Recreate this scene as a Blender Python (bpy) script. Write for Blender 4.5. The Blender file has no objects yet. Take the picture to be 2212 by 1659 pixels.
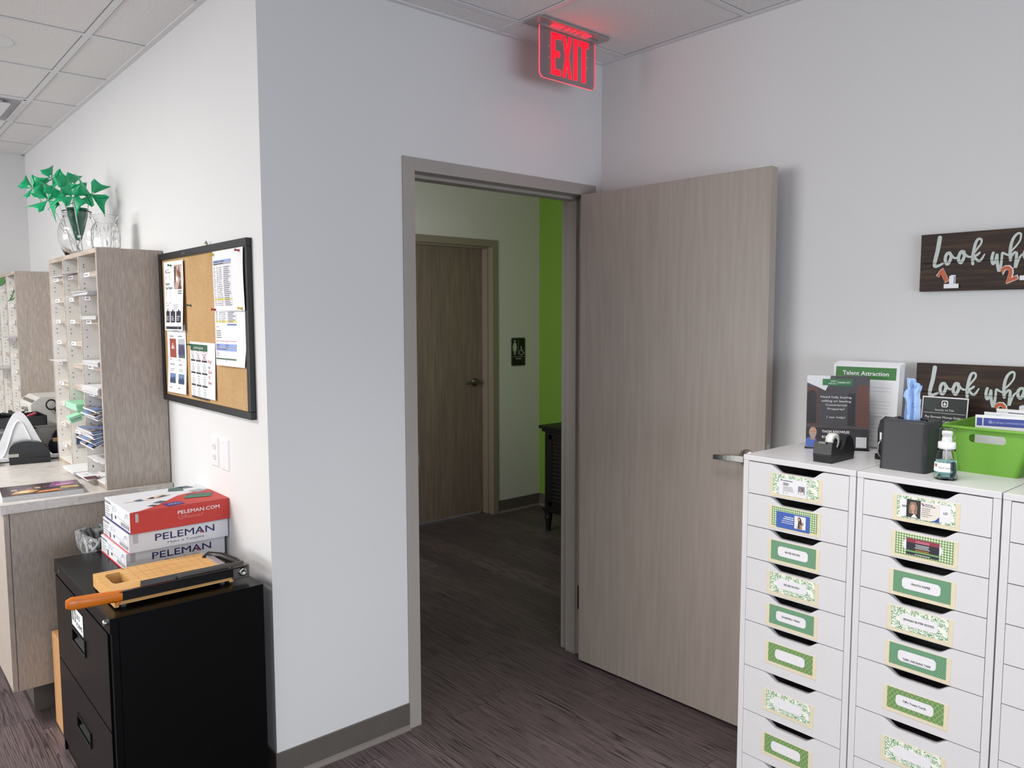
import bpy, math, random
from mathutils import Vector, Matrix
random.seed(7)
S = bpy.context.scene
COL = S.collection
pi = math.pi

# ------------------------------------------------------------------ camera
YAW, PITCH, ROLL, FPX = 0.7140, -0.0845, -0.0019, 1687.38
CAM = Vector((-1.0681, -2.4680, 1.5910))
fw = Vector((math.sin(YAW)*math.cos(PITCH), math.cos(YAW)*math.cos(PITCH), math.sin(PITCH)))
rt = Vector((math.cos(YAW), -math.sin(YAW), 0)); up = rt.cross(fw)
rt, up = rt*math.cos(ROLL)+up*math.sin(ROLL), -rt*math.sin(ROLL)+up*math.cos(ROLL)
cd = bpy.data.cameras.new('camera'); cam = bpy.data.objects.new('camera', cd); COL.objects.link(cam)
cd.sensor_width = 36; cd.lens = FPX/2212*36; cd.clip_start = .05
cam.matrix_world = Matrix(((rt.x, up.x, -fw.x, CAM.x), (rt.y, up.y, -fw.y, CAM.y), (rt.z, up.z, -fw.z, CAM.z), (0, 0, 0, 1)))
S.camera = cam

# ------------------------------------------------------------------ world, light, exposure
w = bpy.data.worlds.new('world'); S.world = w; w.use_nodes = True
w.node_tree.nodes['Background'].inputs[0].default_value = (.85, .92, 1, 1)
w.node_tree.nodes['Background'].inputs[1].default_value = .4
S.view_settings.view_transform = 'Standard'; S.view_settings.look = 'None'
S.view_settings.exposure = 0.4; S.view_settings.gamma = 1; S.view_settings.use_curve_mapping = False

def area(name, loc, direction, sx, sy, power, color):
    l = bpy.data.lights.new(name, 'AREA'); l.shape = 'RECTANGLE'; l.size = sx; l.size_y = sy
    l.energy = power; l.color = color
    o = bpy.data.objects.new(name, l); COL.objects.link(o); o.location = loc
    o.rotation_euler = Vector(direction).to_track_quat('-Z', 'Y').to_euler()
    return o
area('window_light_left', (-6.3, 1.6, 1.50), (1, 0, .06), 3.6, 1.4, 112, (.985, .992, 1))
area('window_light_back', (-.6, -5.8, 1.10), (0, 1, -.12), 3.0, 1.1, 76, (.80, .88, 1))
for (lx, ly, p) in ((-2.06, 1.38, 56), (-4.5, 1.38, 50), (-2.06, -2.28, 14), (-4.5, -2.28, 34), (.30, -1.67, 13)):
    tl = area('ceiling_troffer_light', (lx, ly, 2.70), (0, 0, -1), .55, 1.15, p, (1, .985, .95))
    if lx > 0: tl.data.spread = math.radians(95)          # unseen fixture; spread narrowed to brighten drawer tops, not upper walls

area('hall_fill_light', (.35, 1.25, 1.5), (1, .2, .0), .8, 1.4, 9.5, (1, .975, .93)).data.spread = math.radians(120)  # added fill that brightens the dark hall, no fixture behind it

# ------------------------------------------------------------------ materials
def lin(h):
    h = h.lstrip('#'); o = []
    for i in (0, 2, 4):
        c = int(h[i:i+2], 16)/255
        o.append(c/12.92 if c <= .04045 else ((c+.055)/1.055)**2.4)
    return (*o, 1)
MC = {}
class NT:
    def __init__(s, name):
        s.m = bpy.data.materials.new(name); s.m.use_nodes = True
        s.t = s.m.node_tree; s.b = s.t.nodes['Principled BSDF']; s.out = s.t.nodes['Material Output']
    def n(s, typ, **kw):
        x = s.t.nodes.new(typ)
        for k, v in kw.items():
            if k.startswith('_'): setattr(x, k[1:], v)
        for k, v in kw.items():
            if not k.startswith('_'):
                key = int(k[1:]) if k[0] == 'i' and k[1:].isdigit() else k.replace('__', ' ')
                if hasattr(v, 'is_output') or isinstance(v, bpy.types.NodeSocket): s.t.links.new(v, x.inputs[key])
                else: x.inputs[key].default_value = v
        return x
    def math(s, op, a, b=0, c=0):
        x = s.n('ShaderNodeMath', _operation=op)
        for i, v in enumerate((a, b, c)):
            if isinstance(v, bpy.types.NodeSocket): s.t.links.new(v, x.inputs[i])
            else: x.inputs[i].default_value = v
        return x.outputs[0]
    def mix(s, f, a, b, mode='MIX'):
        x = s.n('ShaderNodeMix', _data_type='RGBA', _blend_type=mode)
        for i, v in ((0, f), (6, a), (7, b)):
            if isinstance(v, bpy.types.NodeSocket): s.t.links.new(v, x.inputs[i])
            else: x.inputs[i].default_value = v
        return x.outputs[2]
    def ramp(s, f, stops):
        x = s.n('ShaderNodeValToRGB'); s.t.links.new(f, x.inputs[0]); e = x.color_ramp.elements
        while len(e) < len(stops): e.new(.5)
        for i, (p, c) in enumerate(stops): e[i].position = p; e[i].color = c if len(c) == 4 else (*c, 1)
        return x.outputs[0]
    def set(s, rough=.5, metal=0, spec=.5, color=None, **kw):
        b = s.b
        b.inputs['Roughness'].default_value = rough; b.inputs['Metallic'].default_value = metal
        b.inputs['Specular IOR Level'].default_value = spec
        if color is not None:
            if isinstance(color, bpy.types.NodeSocket): s.t.links.new(color, b.inputs['Base Color'])
            else: b.inputs['Base Color'].default_value = color
        for k, v in kw.items():
            b.inputs[k.replace('__', ' ')].default_value = v
        return s
    def bump(s, h, strength=.1, dist=.002):
        x = s.n('ShaderNodeBump'); x.inputs['Strength'].default_value = strength; x.inputs['Distance'].default_value = dist
        s.t.links.new(h, x.inputs['Height']); s.t.links.new(x.outputs[0], s.b.inputs['Normal'])
    def obj(s, scale=(1, 1, 1), uv=False, loc=(0, 0, 0), rot=(0, 0, 0)):
        c = s.n('ShaderNodeTexCoord'); mp = s.n('ShaderNodeMapping')
        mp.inputs['Scale'].default_value = scale; mp.inputs['Location'].default_value = loc; mp.inputs['Rotation'].default_value = rot
        s.t.links.new(c.outputs['UV' if uv else 'Object'], mp.inputs[0]); return mp.outputs[0]

def flat(name, hexc, rough=.5, metal=0, spec=.5, noise=0, nscale=60, bstr=0, **kw):
    if name in MC: return MC[name]
    t = NT(name); col = lin(hexc)
    if noise or bstr:
        nz = t.n('ShaderNodeTexNoise', Vector=t.obj(), Scale=nscale, Detail=4.0)
        if noise:
            d = tuple(c*(1-noise) for c in col[:3])+(1,); l = tuple(min(1, c*(1+noise)) for c in col[:3])+(1,)
            t.set(rough, metal, spec, t.ramp(nz.outputs[0], [(.3, d), (.7, l)]), **kw)
        else: t.set(rough, metal, spec, col, **kw)
        if bstr: t.bump(nz.outputs[0], bstr)
    else: t.set(rough, metal, spec, col, **kw)
    MC[name] = t.m; return t.m
def ink(hexc, rough=.55): return flat('print '+hexc, hexc, rough, noise=.03, nscale=300)
def emis(name, hexc, strength, base='#ff2030'):
    if name in MC: return MC[name]
    t = NT(name).set(.4, color=lin(base)); t.b.inputs['Emission Color'].default_value = lin(hexc)
    t.b.inputs['Emission Strength'].default_value = strength; MC[name] = t.m; return t.m

def wall_mat(name, hexc):
    t = NT(name)
    a = t.n('ShaderNodeTexNoise', Vector=t.obj(), Scale=2.2, Detail=3.0)
    b_ = t.n('ShaderNodeTexNoise', Vector=t.obj(), Scale=320.0, Detail=2.0)
    c = lin(hexc)
    t.set(.62, spec=.3, color=t.ramp(a.outputs[0], [(.3, tuple(x*.985 for x in c[:3])), (.7, c)])); t.bump(b_.outputs[0], .12, .0006)
    return t.m
WALL = wall_mat('wall paint light grey', '#dcdcdc'); GREENWALL = wall_mat('wall paint lime green', '#78a03c')
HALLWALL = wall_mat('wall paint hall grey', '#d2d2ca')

def tile_mat():
    t = NT('ceiling tile')
    a = t.n('ShaderNodeTexNoise', Vector=t.obj(), Scale=190.0, Detail=5.0, Roughness=.75)
    t.set(.95, spec=.1, color=t.ramp(a.outputs[0], [(.33, lin('#b9b6b3')), (.46, lin('#e6e4e3')), (.7, lin('#efeeed'))]))
    t.bump(a.outputs[0], .5, .002); return t.m
TILE = tile_mat(); TEE = flat('ceiling grid metal', '#dcdcdd', .45)
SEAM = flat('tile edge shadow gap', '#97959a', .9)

def floor_mat():
    t = NT('vinyl plank floor')
    tc = t.n('ShaderNodeTexCoord'); sep = t.n('ShaderNodeSeparateXYZ'); t.t.links.new(tc.outputs['Object'], sep.inputs[0])
    X, Y = sep.outputs[0], sep.outputs[1]
    PW, PL = .18, 1.22
    xi = t.math('DIVIDE', X, PW); row = t.math('FLOOR', xi); fx = t.math('FRACT', xi)
    wn = t.n('ShaderNodeTexWhiteNoise', _noise_dimensions='1D'); t.t.links.new(row, wn.inputs['W'])
    yo = t.math('ADD', t.math('DIVIDE', Y, PL), t.math('MULTIPLY', wn.outputs[0], 7.3)); colm = t.math('FLOOR', yo); fy = t.math('FRACT', yo)
    wn2 = t.n('ShaderNodeTexWhiteNoise', _noise_dimensions='2D')
    cb = t.n('ShaderNodeCombineXYZ'); t.t.links.new(row, cb.inputs[0]); t.t.links.new(colm, cb.inputs[1]); t.t.links.new(cb.outputs[0], wn2.inputs['Vector'])
    R = wn2.outputs[0]
    # grain coordinates, shifted per plank
    gx = t.math('ADD', X, t.math('MULTIPLY', R, 13.0)); gy = t.math('ADD', t.math('MULTIPLY', Y, .026), t.math('MULTIPLY', R, 5.0))
    g = t.n('ShaderNodeCombineXYZ'); t.t.links.new(gx, g.inputs[0]); t.t.links.new(gy, g.inputs[1])
    n1 = t.n('ShaderNodeTexNoise', Vector=g.outputs[0], Scale=11.0, Detail=3.0, Roughness=.5)
    rings = t.math('FRACT', t.math('MULTIPLY', n1.outputs[0], 21.0))
    line = t.ramp(rings, [(0.0, (0, 0, 0)), (.12, (.35,)*3), (.30, (1, 1, 1)), (.94, (.95,)*3), (1, (0, 0, 0))])
    n2 = t.n('ShaderNodeTexNoise', Vector=g.outputs[0], Scale=210.0, Detail=3.0, Roughness=.7)
    fine = t.ramp(n2.outputs[0], [(.36, (.2,)*3), (.52, (1, 1, 1))])
    n3 = t.n('ShaderNodeTexNoise', Vector=g.outputs[0], Scale=5.0, Detail=2.0)
    lmask = t.ramp(n3.outputs[0], [(.36, (0, 0, 0)), (.52, (1, 1, 1))])
    base = t.ramp(R, [(0, lin('#4e4344')), (.5, lin('#5c5051')), (1, lin('#6c5e5f'))])
    base = t.mix(.5, base, t.ramp(n3.outputs[0], [(.3, lin('#4b4043')), (.7, lin('#7e6f70'))]))
    lm = t.mix(t.math('MULTIPLY', lmask, .85), (1, 1, 1, 1), line)
    c = t.mix(1.0, base, t.mix(.75, (1, 1, 1, 1), fine), 'MULTIPLY')
    c = t.mix(1.0, c, t.mix(.82, (1, 1, 1, 1), lm), 'MULTIPLY')
    ex = t.math('LESS_THAN', t.math('MINIMUM', fx, t.math('SUBTRACT', 1.0, fx)), .008)
    ey = t.math('LESS_THAN', t.math('MINIMUM', fy, t.math('SUBTRACT', 1.0, fy)), .0015)
    c = t.mix(t.math('MULTIPLY', t.math('MAXIMUM', ex, ey), .6), c, lin('#2a2425'))
    t.set(.5, spec=.35, color=c); t.bump(t.mix(.5, line, fine), .12, .001)
    return t.m
FLOOR = floor_mat()

def grain_mat(name, c0, c1, c2, axis='Z', scale=1.0, rough=.5, rings=9.0, contrast=.8, bs=.05, k=.06, fine=70.0):
    t = NT(name)
    sc = {'Z': (1, 1, k), 'X': (k, 1, 1), 'Y': (1, k, 1)}[axis]
    v = t.obj(tuple(s*scale for s in sc))
    n1 = t.n('ShaderNodeTexNoise', Vector=v, Scale=4.0, Detail=3.0, Distortion=.3)
    r = t.math('FRACT', t.math('MULTIPLY', n1.outputs[0], rings))
    l = t.ramp(r, [(0, (0, 0, 0)), (.5, (1, 1, 1)), (1, (0, 0, 0))])
    n2 = t.n('ShaderNodeTexNoise', Vector=v, Scale=fine, Detail=3.0)
    base = t.ramp(n2.outputs[0], [(.3, lin(c0)), (.5, lin(c1)), (.7, lin(c2))])
    t.set(rough, spec=.4, color=t.mix(contrast*.4, base, t.mix(1.0, base, t.ramp(l, [(0, lin(c0)), (1, lin(c2))]), 'OVERLAY')))
    t.bump(n2.outputs[0], bs, .0006); return t.m
LAM = grain_mat('greige wood laminate', '#a1978e', '#ada39a', '#b9afa6', rings=44, scale=1.0, contrast=.45, rough=.55, k=.13, fine=190.0)
LAMX = grain_mat('greige wood laminate edge', '#968b80', '#b1a69b', '#c6bcb0', axis='Y', scale=1.6)
DOORW = grain_mat('door veneer grey maple', '#a1978f', '#a69c94', '#aba199', rings=3, scale=.8, contrast=.25, rough=.42)
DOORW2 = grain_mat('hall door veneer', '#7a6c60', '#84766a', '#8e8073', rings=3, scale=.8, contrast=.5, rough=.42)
FRAME = flat('door frame paint taupe', '#a19b95', .4, noise=.02, nscale=8)
BAMBOO = grain_mat('bamboo board', '#c89a5c', '#d9ad6f', '#e3bd83', axis='X', scale=2.0, rings=4, contrast=.5, rough=.45)
SIGNWOOD = grain_mat('dark stained plank', '#2a1d18', '#3b2a21', '#5a4532', axis='Y', scale=1.2, rings=5, contrast=.9, rough=.6)
def stone_mat():
    t = NT('counter laminate stone')
    v = t.obj((1.3, 2.2, 2.2), rot=(0, 0, .35))
    n1 = t.n('ShaderNodeTexNoise', Vector=v, Scale=11.0, Detail=7.0, Roughness=.65, Distortion=1.2)
    t.set(.32, spec=.5, color=t.ramp(n1.outputs[0], [(.28, lin('#b3aaa2')), (.42, lin('#cfc9c3')), (.55, lin('#dbd6d1')), (.75, lin('#e6e3df'))])); return t.m
STONE = stone_mat()
def cork_mat():
    t = NT('cork')
    v = t.n('ShaderNodeTexVoronoi', Vector=t.obj(), Scale=520.0); n = t.n('ShaderNodeTexNoise', Vector=t.obj(), Scale=9.0, Detail=3.0)
    a = t.ramp(v.outputs['Color'], [(.05, lin('#9d7950')), (.3, lin('#ba976b')), (.8, lin('#c6a67c'))])
    t.set(.9, spec=.1, color=t.mix(.25, a, t.ramp(n.outputs[0], [(.35, lin('#ac885c')), (.65, lin('#c8a87e'))]))); t.bump(v.outputs['Distance'], .3, .001); return t.m
CORK = cork_mat()
WHITE = flat('white lacquer', '#d3d1d3', .26, noise=.01, nscale=20)
WHITEIN = flat('white melamine', '#f0ede8', .5, noise=.01, nscale=20)
BLACKMETAL = flat('black painted steel', '#060607', .27, spec=.16, noise=.15, nscale=250, bstr=.02)
BLACKP = flat('black plastic', '#131315', .38, bstr=.03, nscale=500)
BLACKGLOSS = flat('black gloss plastic', '#0b0b0c', .2)
CHARC = flat('charcoal matte', '#2b2b2f', .5, bstr=.05, nscale=500)
BLACKWOOD = flat('black painted wood', '#050505', .5, noise=.2, nscale=40)
DARKIN = flat('dark void', '#060505', .9)
STEEL = flat('satin steel', '#b9b9b6', .26, 1, noise=.06, nscale=120)
STEELD = flat('brushed dark steel', '#77736d', .35, 1, noise=.08, nscale=120)
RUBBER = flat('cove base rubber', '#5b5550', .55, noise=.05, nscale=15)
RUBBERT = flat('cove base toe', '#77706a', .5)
PAPER = flat('white paper', '#e8e8ea', .75, noise=.01, nscale=30)
PAPERE = flat('paper edges', '#c9c8c9', .8, noise=.12, nscale=400)
CARDW = flat('white carton', '#dcdde2', .6, noise=.015, nscale=20)
CARDR = flat('red carton print', '#c4382f', .55, noise=.03, nscale=40)
CARDB = flat('brown corrugated board', '#b98a5b', .85, noise=.06, nscale=60)
PLW = flat('white plastic', '#e4e4e6', .35)
OFFW = flat('office machine plastic', '#c9c7c1', .45, noise=.02, nscale=60)
ORANGE = flat('orange handle plastic', '#d9761c', .3)
MINT = flat('mint green card', '#9fd8b4', .6, noise=.02)
LIME = flat('lime green plastic', '#6aa233', .42, bstr=.05, nscale=90)
NAVY = flat('navy fabric', '#1b2136', .8, noise=.15, nscale=200)
PINW = flat('green pinwheel film', '#12a36b', .3)
PINW.use_backface_culling = False
MC['green pinwheel film'].node_tree.nodes['Principled BSDF'].inputs['Transmission Weight'].default_value = .0
GREENL = flat('leaf green', '#3d7a35', .6, noise=.2, nscale=40)
def glass(name, col=(1, 1, 1, 1), rough=0.0, ior=1.45):
    t = NT(name).set(rough, color=col); t.b.inputs['Transmission Weight'].default_value = 1; t.b.inputs['IOR'].default_value = ior
    return t.m
GLASS = glass('clear glass'); BOTTLE = glass('thin bottle plastic', ior=1.12); ACRYL = glass('clear acrylic', ior=1.15)
LIQ = glass('blue sanitizer gel', (.50, .88, .90, 1), ior=1.2)
def film_mat():
    t = NT('plastic bag film').set(.2, color=lin('#d2d5d8')); n = t.n('ShaderNodeTexNoise', Vector=t.obj((1, 1, .5)), Scale=45.0, Detail=4.0, Distortion=1.5)
    t.t.links.new(t.ramp(n.outputs[0], [(.42, (.08,)*3), (.62, (.65,)*3)]), t.b.inputs['Alpha']); t.bump(n.outputs[0], 1.0, .01); return t.m
SLEEVE = film_mat()
def tissue_mat():
    t = NT('blue paper towel').set(.85, color=lin('#b0cdf4')); t.b.inputs['Subsurface Weight'].default_value = .15
    t.b.inputs['Subsurface Radius'].default_value = (.01, .01, .01)
    n = t.n('ShaderNodeTexVoronoi', Vector=t.obj(), Scale=260.0); t.bump(n.outputs['Distance'], .4, .001); return t.m
TISSUE = tissue_mat()
def panel_mat():
    t = NT('exit sign acrylic'); t.set(.12, color=lin('#8f8487')); t.b.inputs['Alpha'].default_value = .62
    return t.m
EXITP = panel_mat(); REDL = emis('exit letters red', '#ff0418', 2.1); REDE = emis('exit panel edge light', '#ff3048', 1.6, '#ff6070'); REDP = emis('exit letter reflection glow', '#ff2238', 1.0, '#ff6070')

# label patterns (use UV in metres)
def pat(name, kind):
    t = NT(name); uv = t.obj(uv=True)
    sep = t.n('ShaderNodeSeparateXYZ'); t.t.links.new(uv, sep.inputs[0]); U, V = sep.outputs[0], sep.outputs[1]
    if kind == 'dots':
        a, b_ = t.math('DIVIDE', U, .0052), t.math('DIVIDE', V, .0052)
        u = t.math('SUBTRACT', t.math('FRACT', t.math('ADD', a, b_)), .5); v = t.math('SUBTRACT', t.math('FRACT', t.math('SUBTRACT', a, b_)), .5)
        d = t.math('ADD', t.math('MULTIPLY', u, u), t.math('MULTIPLY', v, v))
        c = t.mix(t.math('LESS_THAN', d, .045), lin('#45835a'), lin('#d3dfd0'))
    elif kind == 'check':
        u = t.math('LESS_THAN', t.math('FRACT', t.math('DIVIDE', U, .0068)), .5); v = t.math('LESS_THAN', t.math('FRACT', t.math('DIVIDE', V, .0068)), .5)
        c = t.ramp(t.math('MULTIPLY', t.math('ADD', u, v), .5), [(0, lin('#e6ead4')), (.5, lin('#97b080')), (1, lin('#567f48'))])
    elif kind == 'lattice':
        a, b_ = t.math('DIVIDE', U, .013), t.math('DIVIDE', V, .017)
        u = t.math('FRACT', t.math('ADD', a, b_)); v = t.math('FRACT', t.math('SUBTRACT', a, b_))
        c = t.mix(t.math('LESS_THAN', t.math('MINIMUM', u, v), .09), lin('#688c50'), lin('#a3bb88'))
    else:
        nz = t.n('ShaderNodeTexNoise', Vector=uv, Scale=90.0, Detail=1.0)
        wv = t.mix(.045, uv, nz.outputs[1])
        vo = t.n('ShaderNodeTexVoronoi', Vector=wv, Scale=85.0, _feature='DISTANCE_TO_EDGE'); v2 = t.n('ShaderNodeTexVoronoi', Vector=uv, Scale=260.0)
        n3 = t.n('ShaderNodeTexNoise', Vector=uv, Scale=55.0)
        a = t.math('LESS_THAN', vo.outputs[0], .085); b_ = t.math('LESS_THAN', v2.outputs['Distance'], .33)
        m = t.math('MULTIPLY', t.math('MAXIMUM', a, t.math('MULTIPLY', b_, .75)), t.math('GREATER_THAN', n3.outputs[0], .43))
        c = t.mix(m, lin('#e7e9dd'), lin('#5c9468'))
    t.set(.6, color=c); return t.m
P_DOT, P_CHK, P_LAT, P_FLO = pat('polka dot print', 'dots'), pat('gingham print', 'check'), pat('lattice print', 'lattice'), pat('botanical print', 'floral')
CREAM = flat('cream holder card', '#d9cfb2', .6, noise=.04, nscale=120)

# ------------------------------------------------------------------ mesh helpers
class Fr:
    def __init__(s, o, u, v, warp=None, div=None):
        s.o = Vector(o); s.u = Vector(u).normalized(); s.v = Vector(v).normalized(); s.n = s.u.cross(s.v).normalized(); s.warp = warp; s.div = div
    def p(s, a, b, c=0):
        if s.warp: a, b, c = s.warp(a, b, c)
        return s.o+s.u*a+s.v*b+s.n*c
TXT = {}
def glyphs(body, off=0.0):
    k = (body, off)
    if k in TXT: return TXT[k]
    cu = bpy.data.curves.new('t', 'FONT'); cu.body = body; cu.resolution_u = 2; cu.offset = off; cu.fill_mode = 'FRONT' if hasattr(cu, 'fill_mode') else cu.fill_mode
    o = bpy.data.objects.new('t', cu); COL.objects.link(o)
    bpy.context.view_layer.update()
    me = bpy.data.meshes.new_from_object(o.evaluated_get(bpy.context.evaluated_depsgraph_get()))
    vs = [(v.co.x, v.co.y) for v in me.vertices]; fs = [tuple(p.vertices) for p in me.polygons]
    bpy.data.objects.remove(o); bpy.data.curves.remove(cu); bpy.data.meshes.remove(me)
    TXT[k] = (vs, fs); return TXT[k]
class B:
    def __init__(s): s.v = []; s.f = []; s.fm = []; s.mats = []; s.uv = {}; s.sm = []
    def mi(s, m):
        if m not in s.mats: s.mats.append(m)
        return s.mats.index(m)
    def add(s, vs, fs, m, uvs=None, smooth=False):
        b = len(s.v); s.v.extend(tuple(x) for x in vs); k = s.mi(m)
        for f in fs:
            s.f.append(tuple(b+i for i in f)); s.fm.append(k); s.sm.append(smooth)
            if uvs: s.uv[len(s.f)-1] = [uvs[i] for i in f]
    def obox(s, o, a, b, c, m):
        o, a, b, c = map(Vector, (o, a, b, c))
        if a.cross(b).dot(c) < 0: a, b = b, a
        P = [o, o+a, o+a+b, o+b, o+c, o+a+c, o+a+b+c, o+b+c]
        s.add(P, [(3, 2, 1, 0), (4, 5, 6, 7), (0, 1, 5, 4), (1, 2, 6, 5), (2, 3, 7, 6), (3, 0, 4, 7)], m)
        return s
    def box(s, x0, x1, y0, y1, z0, z1, m):
        return s.obox((min(x0, x1), min(y0, y1), min(z0, z1)), (abs(x1-x0), 0, 0), (0, abs(y1-y0), 0), (0, 0, abs(z1-z0)), m)
    def prism(s, poly, fr, h0, h1, m, side=None, smooth=False):
        a = sum(poly[i][0]*poly[(i+1) % len(poly)][1]-poly[(i+1) % len(poly)][0]*poly[i][1] for i in range(len(poly)))
        if a < 0: poly = poly[::-1]
        n = len(poly); lo = [fr.p(x, y, h0) for x, y in poly]; hi = [fr.p(x, y, h1) for x, y in poly]
        uv = [(x, y) for x, y in poly]
        s.add(hi, [tuple(range(n))], m, uv); s.add(lo, [tuple(reversed(range(n)))], m, uv)
        s.add(lo+hi, [(i, (i+1) % n, n+(i+1) % n, n+i) for i in range(n)], side or m, smooth=smooth)
        return s
    def lathe(s, prof, c, m, n=24, axis=(0, 0, 1), flut=None):
        ax = Vector(axis).normalized(); t = Vector((1, 0, 0)) if abs(ax.x) < .9 else Vector((0, 1, 0))
        u = (t-ax*t.dot(ax)).normalized(); v = ax.cross(u); c = Vector(c); vs = []; fs = []
        for j, (r, z) in enumerate(prof):
            for i in range(n):
                a = 2*pi*i/n; rr = r*(flut(a, z) if flut else 1)
                vs.append(c+ax*z+(u*math.cos(a)+v*math.sin(a))*rr)
        for j in range(len(prof)-1):
            for i in range(n):
                k = (i+1) % n; fs.append((j*n+i, j*n+k, (j+1)*n+k, (j+1)*n+i))
        s.add(vs, fs, m, smooth=not flut)
        if prof[0][0] > 1e-6: s.add(vs[:n], [tuple(reversed(range(n)))], m)
        if prof[-1][0] > 1e-6: s.add(vs[-n:], [tuple(range(n))], m)
        return s
    def cyl(s, p0, p1, r, m, r1=None, n=16):
        p0, p1 = Vector(p0), Vector(p1); L = (p1-p0).length
        return s.lathe([(r, 0), (r if r1 is None else r1, L)], p0, m, n, (p1-p0))
    def tube(s, pts, r, m, n=8, flatn=None):
        pts = [Vector(p) for p in pts]; N = len(pts); rs = r if isinstance(r, (list, tuple)) else [r]*N; vs = []; fs = []; pu = None
        for i, p in enumerate(pts):
            t = (pts[min(i+1, N-1)]-pts[max(i-1, 0)]).normalized()
            if pu is None: a = Vector((0, 0, 1)) if abs(t.z) < .9 else Vector((1, 0, 0)); pu = (a-t*a.dot(t)).normalized()
            else: pu = (pu-t*pu.dot(t)).normalized()
            w_ = t.cross(pu)
            for k in range(n):
                a = 2*pi*k/n; vs.append(p+(pu*math.cos(a)+w_*math.sin(a))*rs[i])
        for i in range(N-1):
            for k in range(n): fs.append((i*n+k, i*n+(k+1) % n, (i+1)*n+(k+1) % n, (i+1)*n+k))
        s.add(vs, fs, m, smooth=True); s.add(vs[:n], [tuple(reversed(range(n)))], m); s.add(vs[-n:], [tuple(range(n))], m)
        return s
    # flat print work on a frame (surface pattern of the sheet it lies on)
    def rect(s, fr, u0, v0, u1, v1, m, h=0.0, dv=None):
        d = fr.div if dv is None else dv
        nu = nv = 1
        if d: nu = max(1, int(abs(u1-u0)/d+.5)); nv = max(1, int(abs(v1-v0)/d+.5))
        P = [(u0+(u1-u0)*i/nu, v0+(v1-v0)*j/nv) for j in range(nv+1) for i in range(nu+1)]
        s.add([fr.p(a, b, h) for a, b in P], [(j*(nu+1)+i, j*(nu+1)+i+1, (j+1)*(nu+1)+i+1, (j+1)*(nu+1)+i) for j in range(nv) for i in range(nu)], m, P, smooth=bool(d))
        return s
    def poly(s, fr, pts, m, h=0.0):
        a = sum(pts[i][0]*pts[(i+1) % len(pts)][1]-pts[(i+1) % len(pts)][0]*pts[i][1] for i in range(len(pts)))
        if a < 0: pts = pts[::-1]
        s.add([fr.p(x, y, h) for x, y in pts], [tuple(range(len(pts)))], m, list(pts)); return s
    def disc(s, fr, u, v, ru, rv, m, h=0.0, n=16):
        return s.poly(fr, [(u+ru*math.cos(2*pi*i/n), v+rv*math.sin(2*pi*i/n)) for i in range(n)], m, h)
    def rrect(s, fr, u0, v0, u1, v1, r, m, h=0.0, n=5):
        P = []
        for cx, cy, a0 in ((u1-r, v0+r, -90), (u1-r, v1-r, 0), (u0+r, v1-r, 90), (u0+r, v0+r, 180)):
            for i in range(n+1):
                a = math.radians(a0+90*i/n); P.append((cx+r*math.cos(a), cy+r*math.sin(a)))
        return s.poly(fr, P, m, h)
    def line(s, fr, pts, wd, m, h=0.0):
        for (a, b), (c, d) in zip(pts, pts[1:]):
            L = math.hypot(c-a, d-b) or 1e-9; nx, ny = -(d-b)/L*wd/2, (c-a)/L*wd/2
            s.poly(fr, [(a+nx, b+ny), (a-nx, b-ny), (c-nx, d-ny), (c+nx, d+ny)], m, h)
        return s
    def text(s, fr, body, u, v, hgt, m, h=0.0, align='l', fit=None, bold=0.0, rot=0.0, sx=1.0, outline=0.0):
        vs, fs = glyphs(body, outline); k = hgt/.7
        if not vs: return s
        x0 = min(p[0] for p in vs); x1 = max(p[0] for p in vs); kx = k*sx
        if fit: kx = fit/(x1-x0)
        o = {'l': 0, 'c': -(x1-x0)*kx/2, 'r': -(x1-x0)*kx}[align]; c_, s_ = math.cos(rot), math.sin(rot); P = []
        for x, y in vs:
            a = (x-x0)*kx+o; b = y*k; P.append((u+a*c_-b*s_, v+a*s_+b*c_))
        shifts = ((0, 0),) if not bold else ((0, 0), (-1, .4), (1, -.4), (-.4, -1), (.4, 1))
        for i, (dx, dy) in enumerate(shifts):
            s.add([fr.p(a+dx*bold*k*1.1, b+dy*bold*k*1.1, h+i*.00003) for a, b in P], fs, m, P)
        return s
    def lines(s, fr, u, v, wd, n, gap, th, m, h=0.0, seed=1, align='l'):
        R = random.Random(seed)
        for i in range(n):
            ww = wd*R.uniform(.6, 1); o = {'l': 0, 'c': (wd-ww)/2, 'r': wd-ww}[align]; s.rect(fr, u+o, v-i*gap, u+o+ww, v-i*gap+th, m, h, dv=0)
        return s

def mesh(name, b, parent=None, bevel=0, origin=None, seg=2, smooth=False, solid=0, label=None):
    org = Vector(origin) if origin is not None else Vector((0, 0, 0))
    me = bpy.data.meshes.new(name); me.from_pydata([Vector(v)-org for v in b.v], [], b.f)
    for m in b.mats: me.materials.append(m)
    me.polygons.foreach_set('material_index', b.fm)
    me.polygons.foreach_set('use_smooth', [smooth or q for q in b.sm])
    if b.uv:
        uvl = me.uv_layers.new(name='UVMap')
        for fi, u in b.uv.items():
            p = me.polygons[fi]
            for li, c in zip(p.loop_indices, u): uvl.data[li].uv = c
    me.update(); o = bpy.data.objects.new(name, me); COL.objects.link(o)
    if parent is not None: o.parent = parent
    if solid: m_ = o.modifiers.new('solid', 'SOLIDIFY'); m_.thickness = solid; m_.offset = 0
    if bevel:
        m_ = o.modifiers.new('bevel', 'BEVEL'); m_.width = bevel; m_.segments = seg; m_.limit_method = 'ANGLE'; m_.angle_limit = math.radians(40)
    if label: o['label'] = label
    return o
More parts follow.
